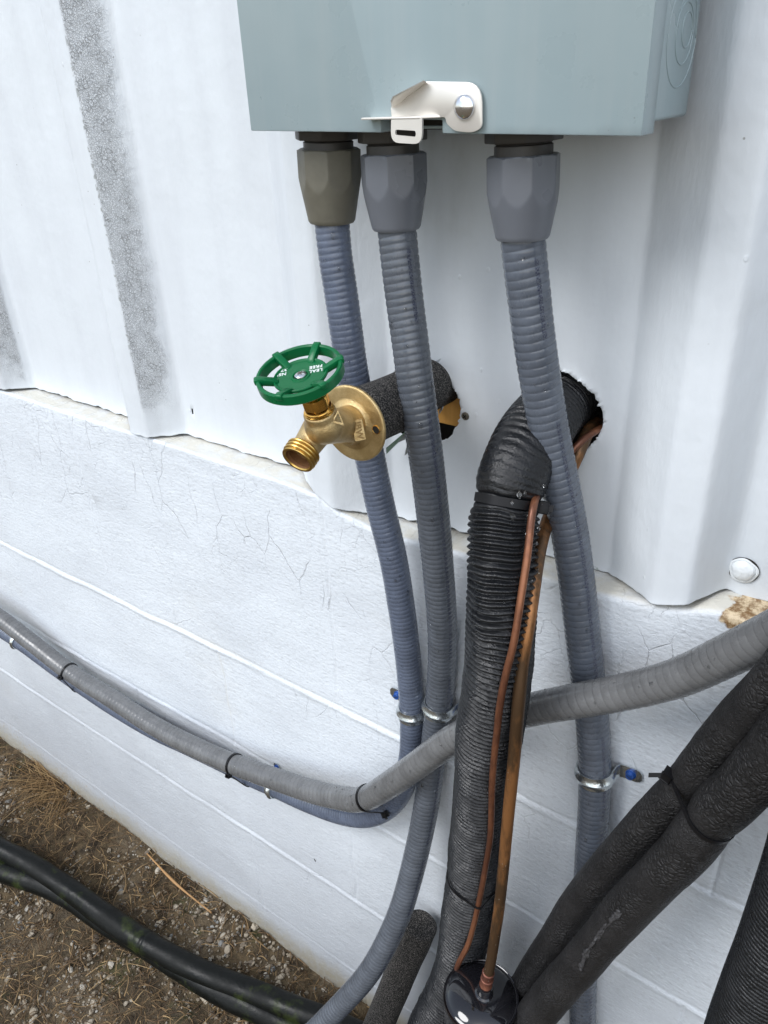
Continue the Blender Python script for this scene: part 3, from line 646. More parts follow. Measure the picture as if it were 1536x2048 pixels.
# ------------------------------------------------------------------ flexible conduits
def ribbed(r, pitch, amp, seed=0, hel=1):
    def f(s, th):
        t = (s / pitch - hel * th / (2 * np.pi)) % 1.0
        g = np.clip(np.abs(np.sin(np.pi * t)), 0, 1) ** .34
        return r - amp + amp * g + cn(s * 1.0 + seed, th, 30, 1.6, seed) * .0003
    return f
def W3(l): return [at(*p) for p in l]
def ext(P, a=None, b=None):
    """carry a run on past the edge of the view: offsets (dx, dy, absolute z or None) before the start / after the end"""
    P = list(P)
    for d in (a or []): P.insert(0, np.array([P[0][0] + d[0], P[0][1] + d[1], P[0][2] + d[2]]))
    for d in (b or []): P.append(np.array([P[-1][0] + d[0], P[-1][1] + d[1], max(.03, P[-1][2] + d[2])]))
    return P
def nut(t, px, py, y, mat, px2, py2, r0=.0256, r1=.0198, tw=0.2):
    o = at(px, py, y); e = at(px2, py2, y); Ln = np.linalg.norm(e - o); d = nrm(e - o)
    def rf(r, h, th):
        a = (th - tw) % (np.pi / 4) - np.pi / 8
        flat = .0243 / np.cos(a) * 1.0
        return np.minimum(r, flat)
    prof = [(.0170, .0005), (r0 * .93, 0), (r0 * .985, .0008)]
    for q in np.linspace(0.02, .38, 10): prof.append((r0 * 1.03, Ln * q))
    for q in np.linspace(.38, .965, 20): prof.append((r0 * 1.03 + (r1 - r0 * 1.03) * (q - .38) / .585 * 1.0, Ln * q))
    prof += [(r1 - .0012, Ln * .995), (r1 - .004, Ln), (.013, Ln * .995)]
    lathe('connector_nut', prof, o, d, mat, t, 160, rf, 30)
    # neck thread and fixed collar just under the box
    up = H - .0245; top = o - d * (o[2] - up) / d[2]; g = np.linalg.norm(top - o)
    lathe('connector_neck', [(.0205, -.002), (.0205, g * .30), (.0190, g * .34), (.0205, g * .4), (.0205, g * .6)], o, -d, M_collar, t, 48)
    def hexf(r, h, th): a = (th + .3) % (np.pi / 4) - np.pi / 8; return np.minimum(r, r * .93 / np.cos(a))
    lathe('connector_collar', [(.018, g * .40), (.0268, g * .42), (.0272, g * .46), (.0272, g * .99), (.018, g)], o, -d, M_collar, t, 96, hexf)
    return o, e, d
def drops(t, P, rad, n, seed, s0=0, s1=1, size=(.0006, .0015)):
    r = np.random.default_rng(seed); T, N, B = frames(P); sph = bmesh.new(); bmesh.ops.create_icosphere(sph, subdivisions=2, radius=1)
    bv = np.array([v.co[:] for v in sph.verts]); bf = np.array([[v.index for v in f.verts] for f in sph.faces]); sph.free()
    VV = []; FF = []; k = 0
    for _ in range(n):
        i = int(r.uniform(s0, s1) * (len(P) - 2)); th = r.normal(-0.55, .7); d = np.cos(th) * N[i] + np.sin(th) * B[i]
        a = r.uniform(*size) * (1 if r.random() > .15 else 1.6); c = P[i] + d * (rad - a * .12)
        u, v, w_ = frame(d); st = r.uniform(1, 1.6)
        VV.append(c + a * (bv[:, :1] * u * .9 + bv[:, 1:2] * v * st + bv[:, 2:] * w_ * .55)); FF.append(bf + k); k += len(bv)
    o = link('water_droplets', npmesh('water_droplets', np.vstack(VV), np.vstack(FF)), M_water, t); o["kind"] = "stuff"
GC = 'flexible conduits leaving the electrical box'
# left: blue-grey, drops to the wall then swings away left
cl = empty('flexible_conduit', at(657, 300, -.05), 'blue-grey flexible conduit with weathered olive connector, leftmost under the box', 'conduit', GC)
nut(cl, 657, 296, -.05, M_oldnut, 664, 445, .0254, .0200, .15)
PL = W3([(663, 425, -.05), (668, 500, -.052), (679, 565, -.052), (691, 650, -.052), (703, 735, -.050), (722, 830, -.046), (742, 925, -.042), (762, 1018, -.038), (784, 1105, -.034), (800, 1194, -.029), (812, 1282, -.023), (820, 1360, -.018), (824, 1430, -.0165), (824, 1485, -.017), (818, 1536, -.020), (800, 1588, -.023), (770, 1620, -.024), (732, 1634, -.023), (690, 1630, -.021), (640, 1614, -.019), (592, 1594, -.0175), (545, 1572, -.017), (500, 1553, -.018), (450, 1527, -.020), (380, 1494, -.024), (310, 1462, -.026), (250, 1428, -.026), (190, 1390, -.024), (140, 1356, -.022), (90, 1320, -.019), (36, 1281, -.017), (0, 1258, -.017), (-60, 1220, -.018), (-150, 1166, -.02), (-260, 1105, -.02)])
PLd = spline(PL, .0008, 25)
sweep('hose', PLd, ribbed(.0150, .0054, .0008, 3), M_blue, cl, 36); drops(cl, PLd, .0150, 70, 21, .0, .30)
# middle
cm = empty('flexible_conduit', at(785, 305, -.05), 'dark grey flexible conduit in the middle under the box, crossing the tap pipe', 'conduit', GC)
nut(cm, 786, 306, -.05, M_nut, 793, 459, .0256, .0198, .35)
PM = W3([(792, 440, -.05), (799, 513, -.052), (808, 592, -.054), (818, 665, -.056), (830, 760, -.060), (844, 855, -.060), (857, 953, -.054), (868, 1051, -.045), (881, 1194, -.032), (885, 1282, -.023), (883, 1345, -.019), (879, 1400, -.017), (873, 1450, -.018), (864, 1530, -.024), (850, 1626, -.036), (826, 1735, -.055), (801, 1822, -.075), (774, 1883, -.092), (739, 1944, -.112), (688, 2003, -.135), (640, 2052, -.16), (570, 2125, -.185)])
PM = ext(PM, None, [(-.01, -.02, -.15), (.01, -.01, -.25)]); PM.append(np.array([PM[-1][0] + .01, PM[-1][1], -.06]))
PMd = spline(PM, .0008, 25)
sweep('hose', PMd, ribbed(.0160, .0060, .0009, 4), M_mid, cm, 36); drops(cm, PMd, .0160, 60, 22, .0, .45)
# right
cr_ = empty('flexible_conduit', at(1047, 307, -.05), 'grey flexible conduit with blue print line, rightmost of the three under the box', 'conduit', GC)
nut(cr_, 1047, 309, -.05, M_nut, 1045, 478, .0258, .0198, .1)
PRr = W3([(1044, 455, -.050), (1049, 520, -.049), (1056, 572, -.048), (1065, 655, -.045), (1085, 788, -.038), (1109, 916, -.030), (1136, 1045, -.023), (1155, 1173, -.020), (1164, 1258, -.019), (1176, 1362, -.018), (1184, 1436, -.018), (1190, 1535, -.018), (1187, 1627, -.018), (1179, 1735, -.018), (1171, 1850, -.018), (1166, 1974, -.018), (1165, 2060, -.018), (1165, 2300, -.018), (1160, 2600, -.018)])
PRr = ext(PRr, None, [(0, 0, -.3), (0, 0, -.6)])
PRd = spline(PRr, .0008, 25)
sweep('hose', PRd, ribbed(.0166, .0068, .0009, 5), M_right, cr_, 36); drops(cr_, PRd, .0166, 90, 23, .0, .5)
# light grey crossing one
cg = empty('flexible_conduit', at(850, 1515, -.05), 'light grey flexible conduit crossing in front of the others from lower left to upper right', 'conduit')
PG = W3([(-260, 1085, -.055), (-150, 1145, -.052), (-60, 1198, -.048), (0, 1236, -.044), (66, 1287, -.041), (138, 1343, -.037), (225, 1398, -.038), (312, 1454, -.040), (417, 1507, -.039), (469, 1529, -.038), (547, 1557, -.038), (625, 1583, -.040), (680, 1596, -.044), (722, 1600, -.050), (762, 1580, -.056), (822, 1539, -.057), (910, 1476, -.052), (985, 1443, -.045), (1054, 1421, -.050), (1146, 1403, -.058), (1244, 1385, -.055), (1353, 1357, -.058), (1450, 1313, -.066), (1536, 1272, -.076), (1640, 1215, -.088), (1800, 1110, -.10)])
PG = ext(PG, None, [(.25, -.01, .12), (.5, 0, .15)])
PGd = spline(PG, .0008, 20)
sweep('hose', PGd, ribbed(.0162, .0088, .0004, 6), M_light, cg, 36); drops(cg, PGd, .0162, 60, 24, .35, .75)

# ------------------------------------------------------------------ zinc straps with blue screws
def strap(px, py, poly, r, side, label, tab=.026, wid=.0165, group='zinc conduit straps with blue screws'):
    c, T, i = near(poly, px, py); T = nrm(T * np.array([1, .15, 1])); out = np.array([0, -1.0, 0]); out = nrm(out - np.dot(out, T) * T)
    e1 = nrm(np.cross(T, out)) * side; t = empty('conduit_strap', c, label, 'strap', group)
    h = -c[1]; rr_ = r + .0006; a = np.linspace(-.30 * np.pi, 1.16 * np.pi, 46)   # from tab side over the front
    L = []; kw = []
    nT = 10; e0 = max(h - .0015, .004)
    for q in np.linspace(tab, .006, nT): L.append(c + e1 * (rr_ + q) - out * e0); kw.append(0)
    L.append(c + e1 * (rr_ + .0022) - out * (e0 - .0008)); kw.append(0)
    L.append(c + e1 * (rr_ + .0004) - out * (e0 - .0035)); kw.append(.2)
    for q in np.linspace(0, np.pi * 1.12, 44): L.append(c + e1 * rr_ * np.cos(q) + out * rr_ * np.sin(q)); kw.append(1)
    L = np.array(L); kw = np.array(kw)
    for _ in range(1): L[1:-1] = .25 * L[:-2] + .5 * L[1:-1] + .25 * L[2:]
    wv = np.full(len(L), wid); wv[:4] = wid * np.array([.45, .8, .95, 1])
    if np.dot(np.cross(L[40] - L[38], T), L[39] - c) < 0: A = -T
    else: A = T
    loftribbon('band', L, A, wv, .0013, M_zinc, t, ridge=.0022, arc=kw)
    sc = c + e1 * (rr_ + tab * .56) - out * (e0 - .0012)
    hx = lathe('screw', [(.0052, 0), (.0054, .0008), (.0052, .0010), (.0042, .0012), (.0042, .0046), (.0036, .0052), (.0001, .0052)], sc, out, M_bluescrew, t, 48, lambda r_, h_, th: np.where(h_ > .0011, np.minimum(r_, .0038 / np.cos((th % (np.pi / 3)) - np.pi / 6)), r_))
    obox('screw_slot', sc + out * .0052, (nrm(e1 + .6 * T), out, nrm(T - .6 * e1)), (.0062, .0004, .0009), M_dark, hx, 0)
    return t
strap(824, 1422, PLd, .0150, -1 if nrm(np.cross(near(PLd, 824, 1422)[1], (0, -1, 0)))[0] > 0 else 1, 'zinc strap with its blue screw on the left, upright on the blue-grey conduit')
def sgn(poly, px, py, want):     # want: direction in x,z the tab should point to
    T = near(poly, px, py)[1]; e = nrm(np.cross(T, (0, -1.0, 0))); return 1 if np.dot(e, want) > 0 else -1
strap(878, 1414, PMd, .0160, sgn(PMd, 878, 1414, (1, 0, 0)), 'zinc strap on the middle conduit, its tab half hidden by the black duct')
strap(1189, 1545, PRd, .0166, sgn(PRd, 1189, 1545, (1, 0, 0)), 'zinc strap with a blue screw in its right-hand tab, on the rightmost conduit')
strap(546, 1581, PLd, .0150, sgn(PLd, 546, 1581, (0, 0, 1)), 'small zinc strap with its blue screw above, low on the blue-grey conduit near the bend', .020, .011)
strap(36, 1282, PLd, .0150, sgn(PLd, 36, 1282, (0, 0, 1)), 'small zinc strap with its blue screw above, at the left edge of the photo', .020, .011)

# ------------------------------------------------------------------ black ribbed duct through the right hole
PD = [(-.250, .095, H - .238)] + W3([(1124, 800, .055), (1101, 826, .022), (1070, 862, -.014), (1042, 912, -.044), (1020, 965, -.060), (1010, 1020, -.070), (1006, 1100, -.084), (1002, 1200, -.097), (998, 1290, -.104), (992, 1360, -.104), (980, 1463, -.099), (967, 1572, -.090), (953, 1690, -.080), (946, 1760, -.075), (932, 1850, -.073), (918, 1930, -.078), (896, 1990, -.088), (868, 2050, -.10), (830, 2130, -.12), (800, 2250, -.14)])
PD = ext(PD, None, [(-.02, -.02, -.25), (-.05, -.03, -.6)])
PDd = spline(PD, .0005, 30)
_, _, itie = near(PDd, 1016, 1003); stie = itie * .0005
_, _, it2 = near(PDd, 952, 1752); st2 = it2 * .0005
def ductr(s, th):
    amp = .0024 * (.25 + .75 / (1 + np.exp(-(s - stie - .01) / .012))) * (1 + .7 * cn(s, th, 110, 5, 92))
    amp = np.where(s < stie - .045, .0010, amp) * (1 - .65 * np.exp(-((s - stie + .022) / .018) ** 4))
    ph = s / .0057 + .42 * cn(s, th, 60, 3.0, 90) + .6 * cn(s, th, 14, 1.4, 93) + .16 * np.sin(th)
    g = np.abs(np.sin(np.pi * ph)) ** 1.3
    base = .0298 - .0048 * np.exp(-((s - stie) / .008) ** 2) - .0022 * np.exp(-((s - st2) / .007) ** 2)
    base = base + cn(s, th, 14, 1.6, 91) * .0022 + .0009 * np.cos(2 * th + s * 20)
    return base - amp + amp * 1.6 * g
du = empty('ribbed_duct', at(1000, 1200, -.1), 'wet black ribbed duct curving out of the right hole and down beside the copper pipes', 'duct')
sweep('ribbed_wrap', PDd, ductr, M_duct, du, 72); drops(du, PDd, .0300, 34, 25, .12, .26, (.0007, .0018))
P2 = spline(ext(W3([(1700, 1520, -.12), (1622, 1740, -.12), (1565, 1890, -.12), (1500, 2050, -.12), (1440, 2220, -.12)]), [(.05, 0, .25), (.12, .02, .3)], [(-.02, 0, -.35), (-.03, 0, -.7)]), .00065, 20)
d2 = empty('ribbed_duct', P2[0], 'black ribbed duct cut off by the lower right corner of the photo', 'duct')
def ductr2(s, th):
    ph = s / .0046 + .3 * cn(s, th, 26, 1.6, 95) + .4 * th / (2 * np.pi); return .0310 + .0014 * np.abs(np.sin(np.pi * ph)) ** .7 + cn(s, th, 14, 1.6, 96) * .0015
def _d2(s, th): return ductr2(s, th)
sweep('ribbed_wrap', P2, lambda s, th: .0310 + .0016 * np.abs(np.sin(np.pi * (s / .0046 + .3 * cn(s, th, 20, 1.6, 95)))) ** .7 + cn(s, th, 14, 1.6, 96) * .0015, M_duct, d2, 64)

# ------------------------------------------------------------------ copper lines
PDc = PDd[::6]
sm_px = [(1208, 856), (1180, 868), (1150, 890)]
PS = [at(1212, 852, .045), at(1190, 862, .030), at(1165, 880, .012), at(1140, 905, .004), at(1112, 940, -.004), at(1086, 972, -.030)]
for px, py in [(1067, 1010), (1061, 1050), (1056, 1105), (1042, 1194), (1027, 1290), (1010, 1354), (1000, 1409), (994, 1463), (988, 1518), (984, 1572), (983, 1627), (980, 1681), (971, 1735), (961, 1790), (947, 1852), (934, 1895), (915, 1930), (905, 1975), (900, 2020)]:
    PS.append(infront(px, py, PDc, .0300 + (.0045 if py < 1900 else .008)))
PSd = spline(PS, .0015, 10)
c1 = empty('copper_tube', PSd[0], 'thin reddish copper tube lying along the front of the black ribbed duct', 'pipe')
sweep('tube', PSd, lambda s, th: .0032 + 0 * s + 0 * th, M_copsmall, c1, 20)
PB = [at(1196, 845, .07), at(1176, 862, .035), at(1160, 900, .012), at(1130, 965, .004), at(1106, 1015, -.012)]
for px, py, y in [(1092, 1050, -.034), (1078, 1105, -.062), (1065, 1194, -.092), (1052, 1282, -.109), (1046, 1310, -.112), (1037, 1409, -.122), (1028, 1518, -.120), (1017, 1627, -.118), (1007, 1735, -.116), (998, 1819, -.116), (988, 1884, -.118), (981, 1928, -.119)]: PB.append(at(px, py, y))
PBd = spline(PB, .0015, 10)
TY = -.122; tc = at(962, 1984, TY)          # tank top centre
c2 = empty('copper_pipe', PBd[40], 'thicker orange copper pipe running beside the duct into the black tank', 'pipe')
end = at(972, 1968, -.121); PBd = np.vstack([PBd, np.linspace(PBd[-1], end, 20)[1:]])
sweep('pipe', PBd, lambda s, th: .0058 + 0 * s + 0 * th, M_cop, c2, 28)
_, tt, _ = near(PBd, 976, 1950); ax = nrm(end - PBd[-25])
lathe('brazed_joint', [(.0058, -.024), (.0070, -.0232), (.0070, -.021), (.0064, -.020), (.0066, -.012), (.0074, -.0112), (.0074, -.009), (.0065, -.008), (.0068, -.001), (.0075, 0), (.0075, .0025), (.0055, .0035)], end, ax, M_copdark, c2, 32)

# ------------------------------------------------------------------ gloss black tank
R0 = .0435
tk = empty('black_tank', tc - np.array([0, 0, tc[2]]), 'gloss black round-topped tank with the thicker copper pipe entering its lid', 'tank')
lathe('shell', [(.0002, .0035), (.010, .0033), (.022, .0020), (.032, -.0015), (.038, -.0055), (.0405, -.0085), (.0425, -.0085), (R0, -.007), (.0442, -.009), (.0438, -.012), (.0432, -.014), (.0432, -tc[2] + .03), (.0425, -tc[2] + .012), (.03, -tc[2] + .003), (.0002, -tc[2] + .002)], tc, (0, 0, 1), M_blackgloss, tk, 96, deg=60)
lathe('inlet_stub', [(.0115, -.002), (.0112, .004), (.0092, .006), (.0092, .018), (.0088, .020), (.005, .020)], tc + np.array([.004, 0, -.001]), -ax, M_blackgloss, tk, 40)

# ------------------------------------------------------------------ wrinkled foam-covered pipes, right
PA = spline(ext(W3([(1690, 1200, -.11), (1610, 1300, -.105), (1535, 1385, -.10), (1480, 1448, -.092), (1432, 1500, -.085), (1378, 1566, -.078), (1322, 1620, -.074), (1255, 1693, -.068), (1172, 1787, -.062), (1128, 1850, -.062), (1090, 1910, -.066), (1050, 1975, -.076), (1005, 2050, -.09), (960, 2130, -.1)]), [(.20, -.01, .12), (.4, 0, .15)], [(-.10, -.05, -.2), (-.2, -.06, -.5)]), .002, 14)
PBm = spline(ext(W3([(1700, 1290, -.128), (1625, 1400, -.120), (1546, 1506, -.112), (1488, 1572, -.106), (1425, 1632, -.100), (1366, 1704, -.098), (1262, 1812, -.096), (1158, 1930, -.096), (1105, 1990, -.100), (1060, 2045, -.106), (1010, 2120, -.12)]), [(.20, -.01, .12), (.4, 0, .15)], [(-.10, -.05, -.2), (-.2, -.06, -.5)]), .002, 14)
_, _, ia = near(PA, 1372, 1572); _, _, ib = near(PBm, 1420, 1638)
def foamr(r, i0, sd):
    def f(s, th):
        d = s - i0 * .002; return r * (1 - .10 * np.exp(-(d / .009) ** 2) + .02 * np.exp(-((abs(d) - .03) / .015) ** 2)) + cn(s, th, 16, 1.6, sd) * .0016 + cn(s, th, 60, 3.5, sd + 1) * .0006
    return f
fa = empty('insulated_pipe', PA[len(PA) // 2], 'upper of the two wrinkled black foam-covered pipes rising to the right edge', 'pipe', 'pair of black foam-covered pipes')
sweep('foam_cover', PA, foamr(.0184, ia, 101), M_foamold, fa, 56)
fb = empty('insulated_pipe', PBm[len(PBm) // 2], 'lower and nearer of the two wrinkled black foam-covered pipes, with a long scuffed split', 'pipe', 'pair of black foam-covered pipes')
fbo = sweep('foam_cover', PBm, foamr(.0206, ib, 111), M_foamold, fb, 56)
PBc = PBm[::4]
sc_pts = [infront(px, py, PBc, .0208) for px, py in [(1242, 1822), (1228, 1835), (1212, 1852), (1196, 1872), (1184, 1890), (1172, 1908), (1166, 1925), (1160, 1940)]]
M_scuff = simple('scuffed_foam', (0.045, 0.044, 0.046), .5, var=.6, scale=120, bump=.0015, bscale=160)
sweep('split_seam', spline(sc_pts, .001, 0), lambda s, th: .0018 + .0036 * cn(s, th, 150, 3.5, 7) + .0016 * cn(s, th, 420, 3.5, 9), M_scuff, fb, 16)

# ------------------------------------------------------------------ cable ties
def tie(name, px, py, polys, rads, label, hang=None, wid=.0045, tail=0, pts=None, headsz=(.0075, .0062, .0055), tdir=None, group='black cable ties'):
    cs = []; T = None
    for i, po in enumerate(polys):
        if i == 0: c, T, _ = near(po, px, py)
        else:
            k = np.abs((po - cs[0]) @ T).argmin() if False else np.argmin(np.abs((po - cs[0]) @ T) + .35 * np.linalg.norm(po - cs[0], axis=1)); c = po[k]; c = c - T * np.dot(c - cs[0], T)
        cs.append(c)
    if tdir is not None: T = nrm(tdir); cs = [cs[0]] + [c - T * np.dot(c - cs[0], T) for c in cs[1:]]
    u, v, _ = frame(T, (0, -1, 0)); pts2 = []
    for c, r in zip(cs, rads):
        a = np.linspace(0, 2 * np.pi, 90, endpoint=False); d = c - cs[0]
        pts2.append(np.stack([np.dot(d, u) + (r + .0004) * np.cos(a), np.dot(d, v) + (r + .0004) * np.sin(a)], 1))
    P = np.vstack(pts2); P = P[np.lexsort((P[:, 1], P[:, 0]))]
    def half(Q):
        h = []
        for q in Q:
            while len(h) > 1 and np.cross(h[-1] - h[-2], q - h[-2]) <= 0: h.pop()
            h.append(q)
        return h
    hull = np.array(half(P)[:-1] + half(P[::-1])[:-1]); hull = np.vstack([hull, hull[:1]])
    L = np.concatenate([[0], np.cumsum(np.linalg.norm(np.diff(hull, axis=0), axis=1))]); s = np.linspace(0, L[-1], 100)
    h2 = np.stack([np.interp(s, L, hull[:, 0]), np.interp(s, L, hull[:, 1])], 1)
    loop = cs[0] + h2[:, :1] * u + h2[:, 1:] * v
    t = empty(name, cs[0], label, 'cable tie', group)
    cen = loop.mean(0)
    A = T if np.dot(np.cross(loop[2] - loop[0], T), loop[1] - cen) > 0 else -T
    loftribbon('strap', loop, A, wid, .0011, M_tie, t)
    pj = proj(loop); k = int(((pj - np.array(hang)) ** 2).sum(1).argmin()); hp_ = loop[k]
    o_ = nrm(hp_ - cen); tg = np.cross(T, o_)
    hd = obox('head', hp_ + o_ * headsz[1] * .45, (T, o_, tg), (headsz[0], headsz[1], headsz[2]), M_tie, t, .0008)
    if tail:
        tl = nrm(atp(*tail[0], hp_, nrm(hp_ - CAM)) - hp_) if tail[0] else o_
        st = hp_ + o_ * headsz[1] * .5
        loftribbon('tail', np.array([st + tl * q for q in np.linspace(.001, tail[1], 6)]), nrm(np.cross(tl, hp_ - CAM) * .7 + T * .3), wid * .8, .001, M_tie, t)
    return t
tie('cable_tie', 138, 1343, [PGd, PLd], [.0162, .0150], 'black cable tie furthest left round the two long conduits', (126, 1354), .0035, (None, .006))
tie('cable_tie', 469, 1529, [PGd, PLd], [.0162, .0150], 'black cable tie second from left round the two long conduits', (458, 1552), .0040, (None, .007))
tie('cable_tie', 735, 1597, [PGd, PLd], [.0162, .0150], 'black cable tie at the bend where the light grey conduit turns upward', (768, 1643), .0042, (None, .006), tdir=nrm(at(790, 1590, -.04) - at(700, 1604, -.04)))
tie('cable_tie', 1016, 1003, [PDd], [.0262], 'wide black cable tie pinching the ribbed duct just below its elbow', (1078, 1010), .0075, (None, .008), headsz=(.011, .009, .009))
tie('cable_tie', 952, 1752, [PDd, PSd], [.0296, .0040], 'thin black cable tie near the foot of the duct, over the thin copper tube', (972, 1768), .0026, (None, .004), headsz=(.006, .005, .005))
tie('cable_tie', 1385, 1560, [PA, PBm], [.0170, .0190], 'long black cable tie with a cut tail binding the two foam-covered pipes', (1345, 1556), .0045, ((1302, 1556), .015), headsz=(.0095, .0080, .0080))

# ------------------------------------------------------------------ loose speckled foam sleeve, bottom
e0 = at(842, 1850, -.035); e1_ = at(757, 2050, -.072); dd = nrm(e1_ - e0); Lf = (e0[2] - .03) / -dd[2]
PF = np.array([e0 + dd * q for q in np.arange(0, Lf, .003)])
fs = empty('foam_sleeve', e0, 'offcut of speckled grey-black foam pipe sleeve leaning on the wall behind the middle conduit', 'foam sleeve')
def ringf(s, th): return .0232 + cn(s, th, 25, 1.6, 120) * .0012
sweep('sleeve', PF, ringf, M_foam, fs, 48)
lathe('bore', [(.0001, .0008), (.0095, .0008), (.0105, .0014), (.0215, .0012), (.0232, -.001)], e0, -dd, M_foam, fs, 40)

# ------------------------------------------------------------------ tap
cf = at(706, 847, -.12); FR = .0335
fu = empty('wall_tap', cf, 'brass garden tap with green handwheel, round flange and threaded spout', 'tap')
W0 = at(597, 738, -.195); el, az = R_(72), R_(4); wn = np.array([math.cos(el) * math.sin(az), -math.cos(el) * math.cos(az), math.sin(el)])
O0 = at(594.5, 920.5, -.195); el2, az2 = R_(-25), R_(5); on = np.array([math.cos(el2) * math.sin(az2), -math.cos(el2) * math.cos(az2), math.sin(el2)])
J = W0 - wn * .0535 + np.array([.81, .58, -.04]) * .0050
def solid(prof, o, n, seg=48):
    p = [(0.00005, prof[0][1])] + list(prof) + [(0.00005, prof[-1][1])]; V, Q = lathe_geo(p, o, n, seg); return V, Q
parts = []
parts.append(solid([(FR - .0012, -.0022), (FR, -.0012), (FR, .0010), (FR - .0012, .0018), (.022, .0024), (.017, .005), (.0150, .009), (.0145, .014)], cf, (0, -1, 0), 72))
nd = nrm(J - cf); nl = np.linalg.norm(J - cf)
parts.append(solid([(.0152, 0), (.0142, nl * .4), (.0138, nl * .75), (.013, nl)], cf + nd * .002, nd))
parts.append(solid([(.0150 * math.sin(a), -.0150 * math.cos(a)) for a in np.linspace(.1, 3.04, 20)], J + wn * .002, wn))
parts.append(solid([(.0140, -.002), (.0130, .008), (.0127, .012), (.0127, .0150), (.0118, .0158)], J, wn))
oj = O0 - on * .036
parts.append(solid([(.0140, -.008), (.0132, .002), (.0120, .012), (.0112, .020), (.0112, .0245), (.0120, .027)], oj, on))
jo = nrm(oj - J)
parts.append(solid([(.013, -.004), (.0125, np.linalg.norm(oj - J) + .004)], J, jo))
VV = []; QQ = []; k = 0
for v, q in parts: VV.append(v); QQ.append(q + k); k += len(v)
bo = link('body', npmesh('body', np.vstack(VV), np.concatenate(QQ)), M_brass, fu)
rm = bo.modifiers.new('cast', 'REMESH'); rm.mode = 'VOXEL'; rm.voxel_size = .0008; rm.use_smooth_shade = True
s2 = bo.modifiers.new('soft', 'SMOOTH'); s2.iterations = 5; s2.factor = .5
# fixing holes in the flange
for px, py in ((752, 860),):
    hc = at(px, py, cf[1] - .0026); lathe('fixing_hole', [(.0040, -.0004), (.0037, .0003), (.0034, .0004), (.0030, -.0004)], hc, (0, -1, 0), M_polbrass, fu, 28)
    lathe('fixing_hole_bore', [(.0036, 0.0001), (.0001, .0001)], hc, (0, -1, 0), M_dark, fu, 28)
# cast panel with letters, triangle mark
pn = nrm(np.array([.62, -.72, .30])); pc = infront(717, 860, np.array([cf + nd * q for q in np.linspace(.008, .03, 20)]), .0155)
r_ = nrm(atp(723, 890, pc, pn) - atp(712, 835, pc, pn)); up_ = nrm(np.cross(pn, r_))
pq = [pc + r_ * a * .0085 + up_ * b * .0045 + pn * .0036 for a, b in ((-1, -1), (1, -1), (1, 1), (-1, 1))]
plate('name_panel', roundpoly(pq, .0012), pn, .010, M_brass, fu, .0004)
textmesh('cast_letters', 'JBW', .0074, pc + pn * .0040, r_, up_, M_lettershade, fu, .0009)
tn = nrm(np.array([.55, -.80, .22])); tcn = infront(677, 836, np.array([J + wn * q for q in np.linspace(-.01, .02, 20)]), .0160)
tri = [atp(px, py, tcn, tn) for px, py in ((676, 820), (689, 851), (662, 845))]
tri2 = [tcn + (q - tcn) * .62 for q in tri]
plate('cast_triangle', [q + tn * .0006 for q in tri], tn, .0025, M_brass, fu, .0002, holes=[[q + tn * .0006 for q in tri2]])
# spout thread and bore
th_prof = [(.0108, -.0125), (.0128, -.0115)]
for q in range(3): a = -.0105 + q * .0032; th_prof += [(.0138, a), (.0141, a + .0008), (.0138, a + .0016), (.0126, a + .0024)]
th_prof += [(.0132, -.0012), (.0134, -.0003), (.0130, .0002), (.0112, .0002), (.0104, -.0008)]
lathe('spout_thread', th_prof, O0, on, M_thread, fu, 64)
lathe('spout_bore', [(.0105, -.0006), (.0100, -.0025), (.0088, -.0030), (.0084, -.012), (.0001, -.013)], O0, on, M_rust, fu, 48)
# bonnet, stem, wheel
BC = J + wn * .0158
lathe('bonnet', [(.0118, -.001), (.0118, .0008), (.0110, .0012), (.0110, .0026), (.0104, .0032), (.0104, .0042)], BC, wn, M_polbrass, fu, 48)
lathe('bonnet_nut', [(.0100, .0038), (.0106, .0044), (.0106, .0125), (.0098, .0142), (.005, .0148)], BC, wn, M_polbrass, fu, 96, lambda r, h, t_: np.minimum(r, .0094 / np.cos((t_ % (np.pi / 3)) - np.pi / 6)))
lathe('stem', [(.0042, .012), (.0042, .0300)], BC, nrm(W0 - BC), M_thread, fu, 24)
hw = bpy.data.objects.new('handwheel', None)
WR = .0322
rgt = nrm(atp(597 + 66, 738 - 17, W0, wn) - W0); bk = np.cross(wn, rgt)
def wheel_lathe(name, prof, mat, par, seg=96, deg=40): return lathe(name, prof, W0, wn, mat, par, seg, deg=deg)
rim = wheel_lathe('handwheel', [(WR - .0032, -.0080), (WR - .0008, -.0086), (WR, -.0078), (WR + .0001, -.0008), (WR - .0006, 0), (WR - .0022, .0001), (WR - .0030, -.0006), (WR - .0034, -.0080), (WR - .0032, -.0080)], M_green, fu)
def wc(name, prof, mat): return wheel_lathe(name, prof, mat, rim)
pl = [(.0040, -.0105), (.0175, -.0080), (.0196, -.0072), (.0205, -.0060), (.0203, -.0046), (.0195, -.0042), (.0187, -.0046), (.0181, -.0056), (.0075, -.0058), (.0070, -.0050), (.0060, -.0048), (.0054, -.0052), (.0052, -.0066), (.0001, -.0066)]
wc('centre_plate', pl, M_green)
for k6 in range(6):
    a = k6 * math.pi / 3 + .0; d = rgt * math.cos(a) + bk * math.sin(a); sd = np.cross(wn, d)
    prof2 = [(.0160, -.0056), (.0180, -.0034), (.0255, -.0004), (.0290, .0012), (WR + .0002, .0014), (WR + .0012, .0004), (WR + .0010, -.0030), (.0290, -.0046), (.0200, -.0078), (.0160, -.0082)]
    pts = [W0 + d * r + wn * h + sd * .0027 for r, h in prof2]
    plate('spoke', pts, sd, .0054, M_green, rim, .0006)
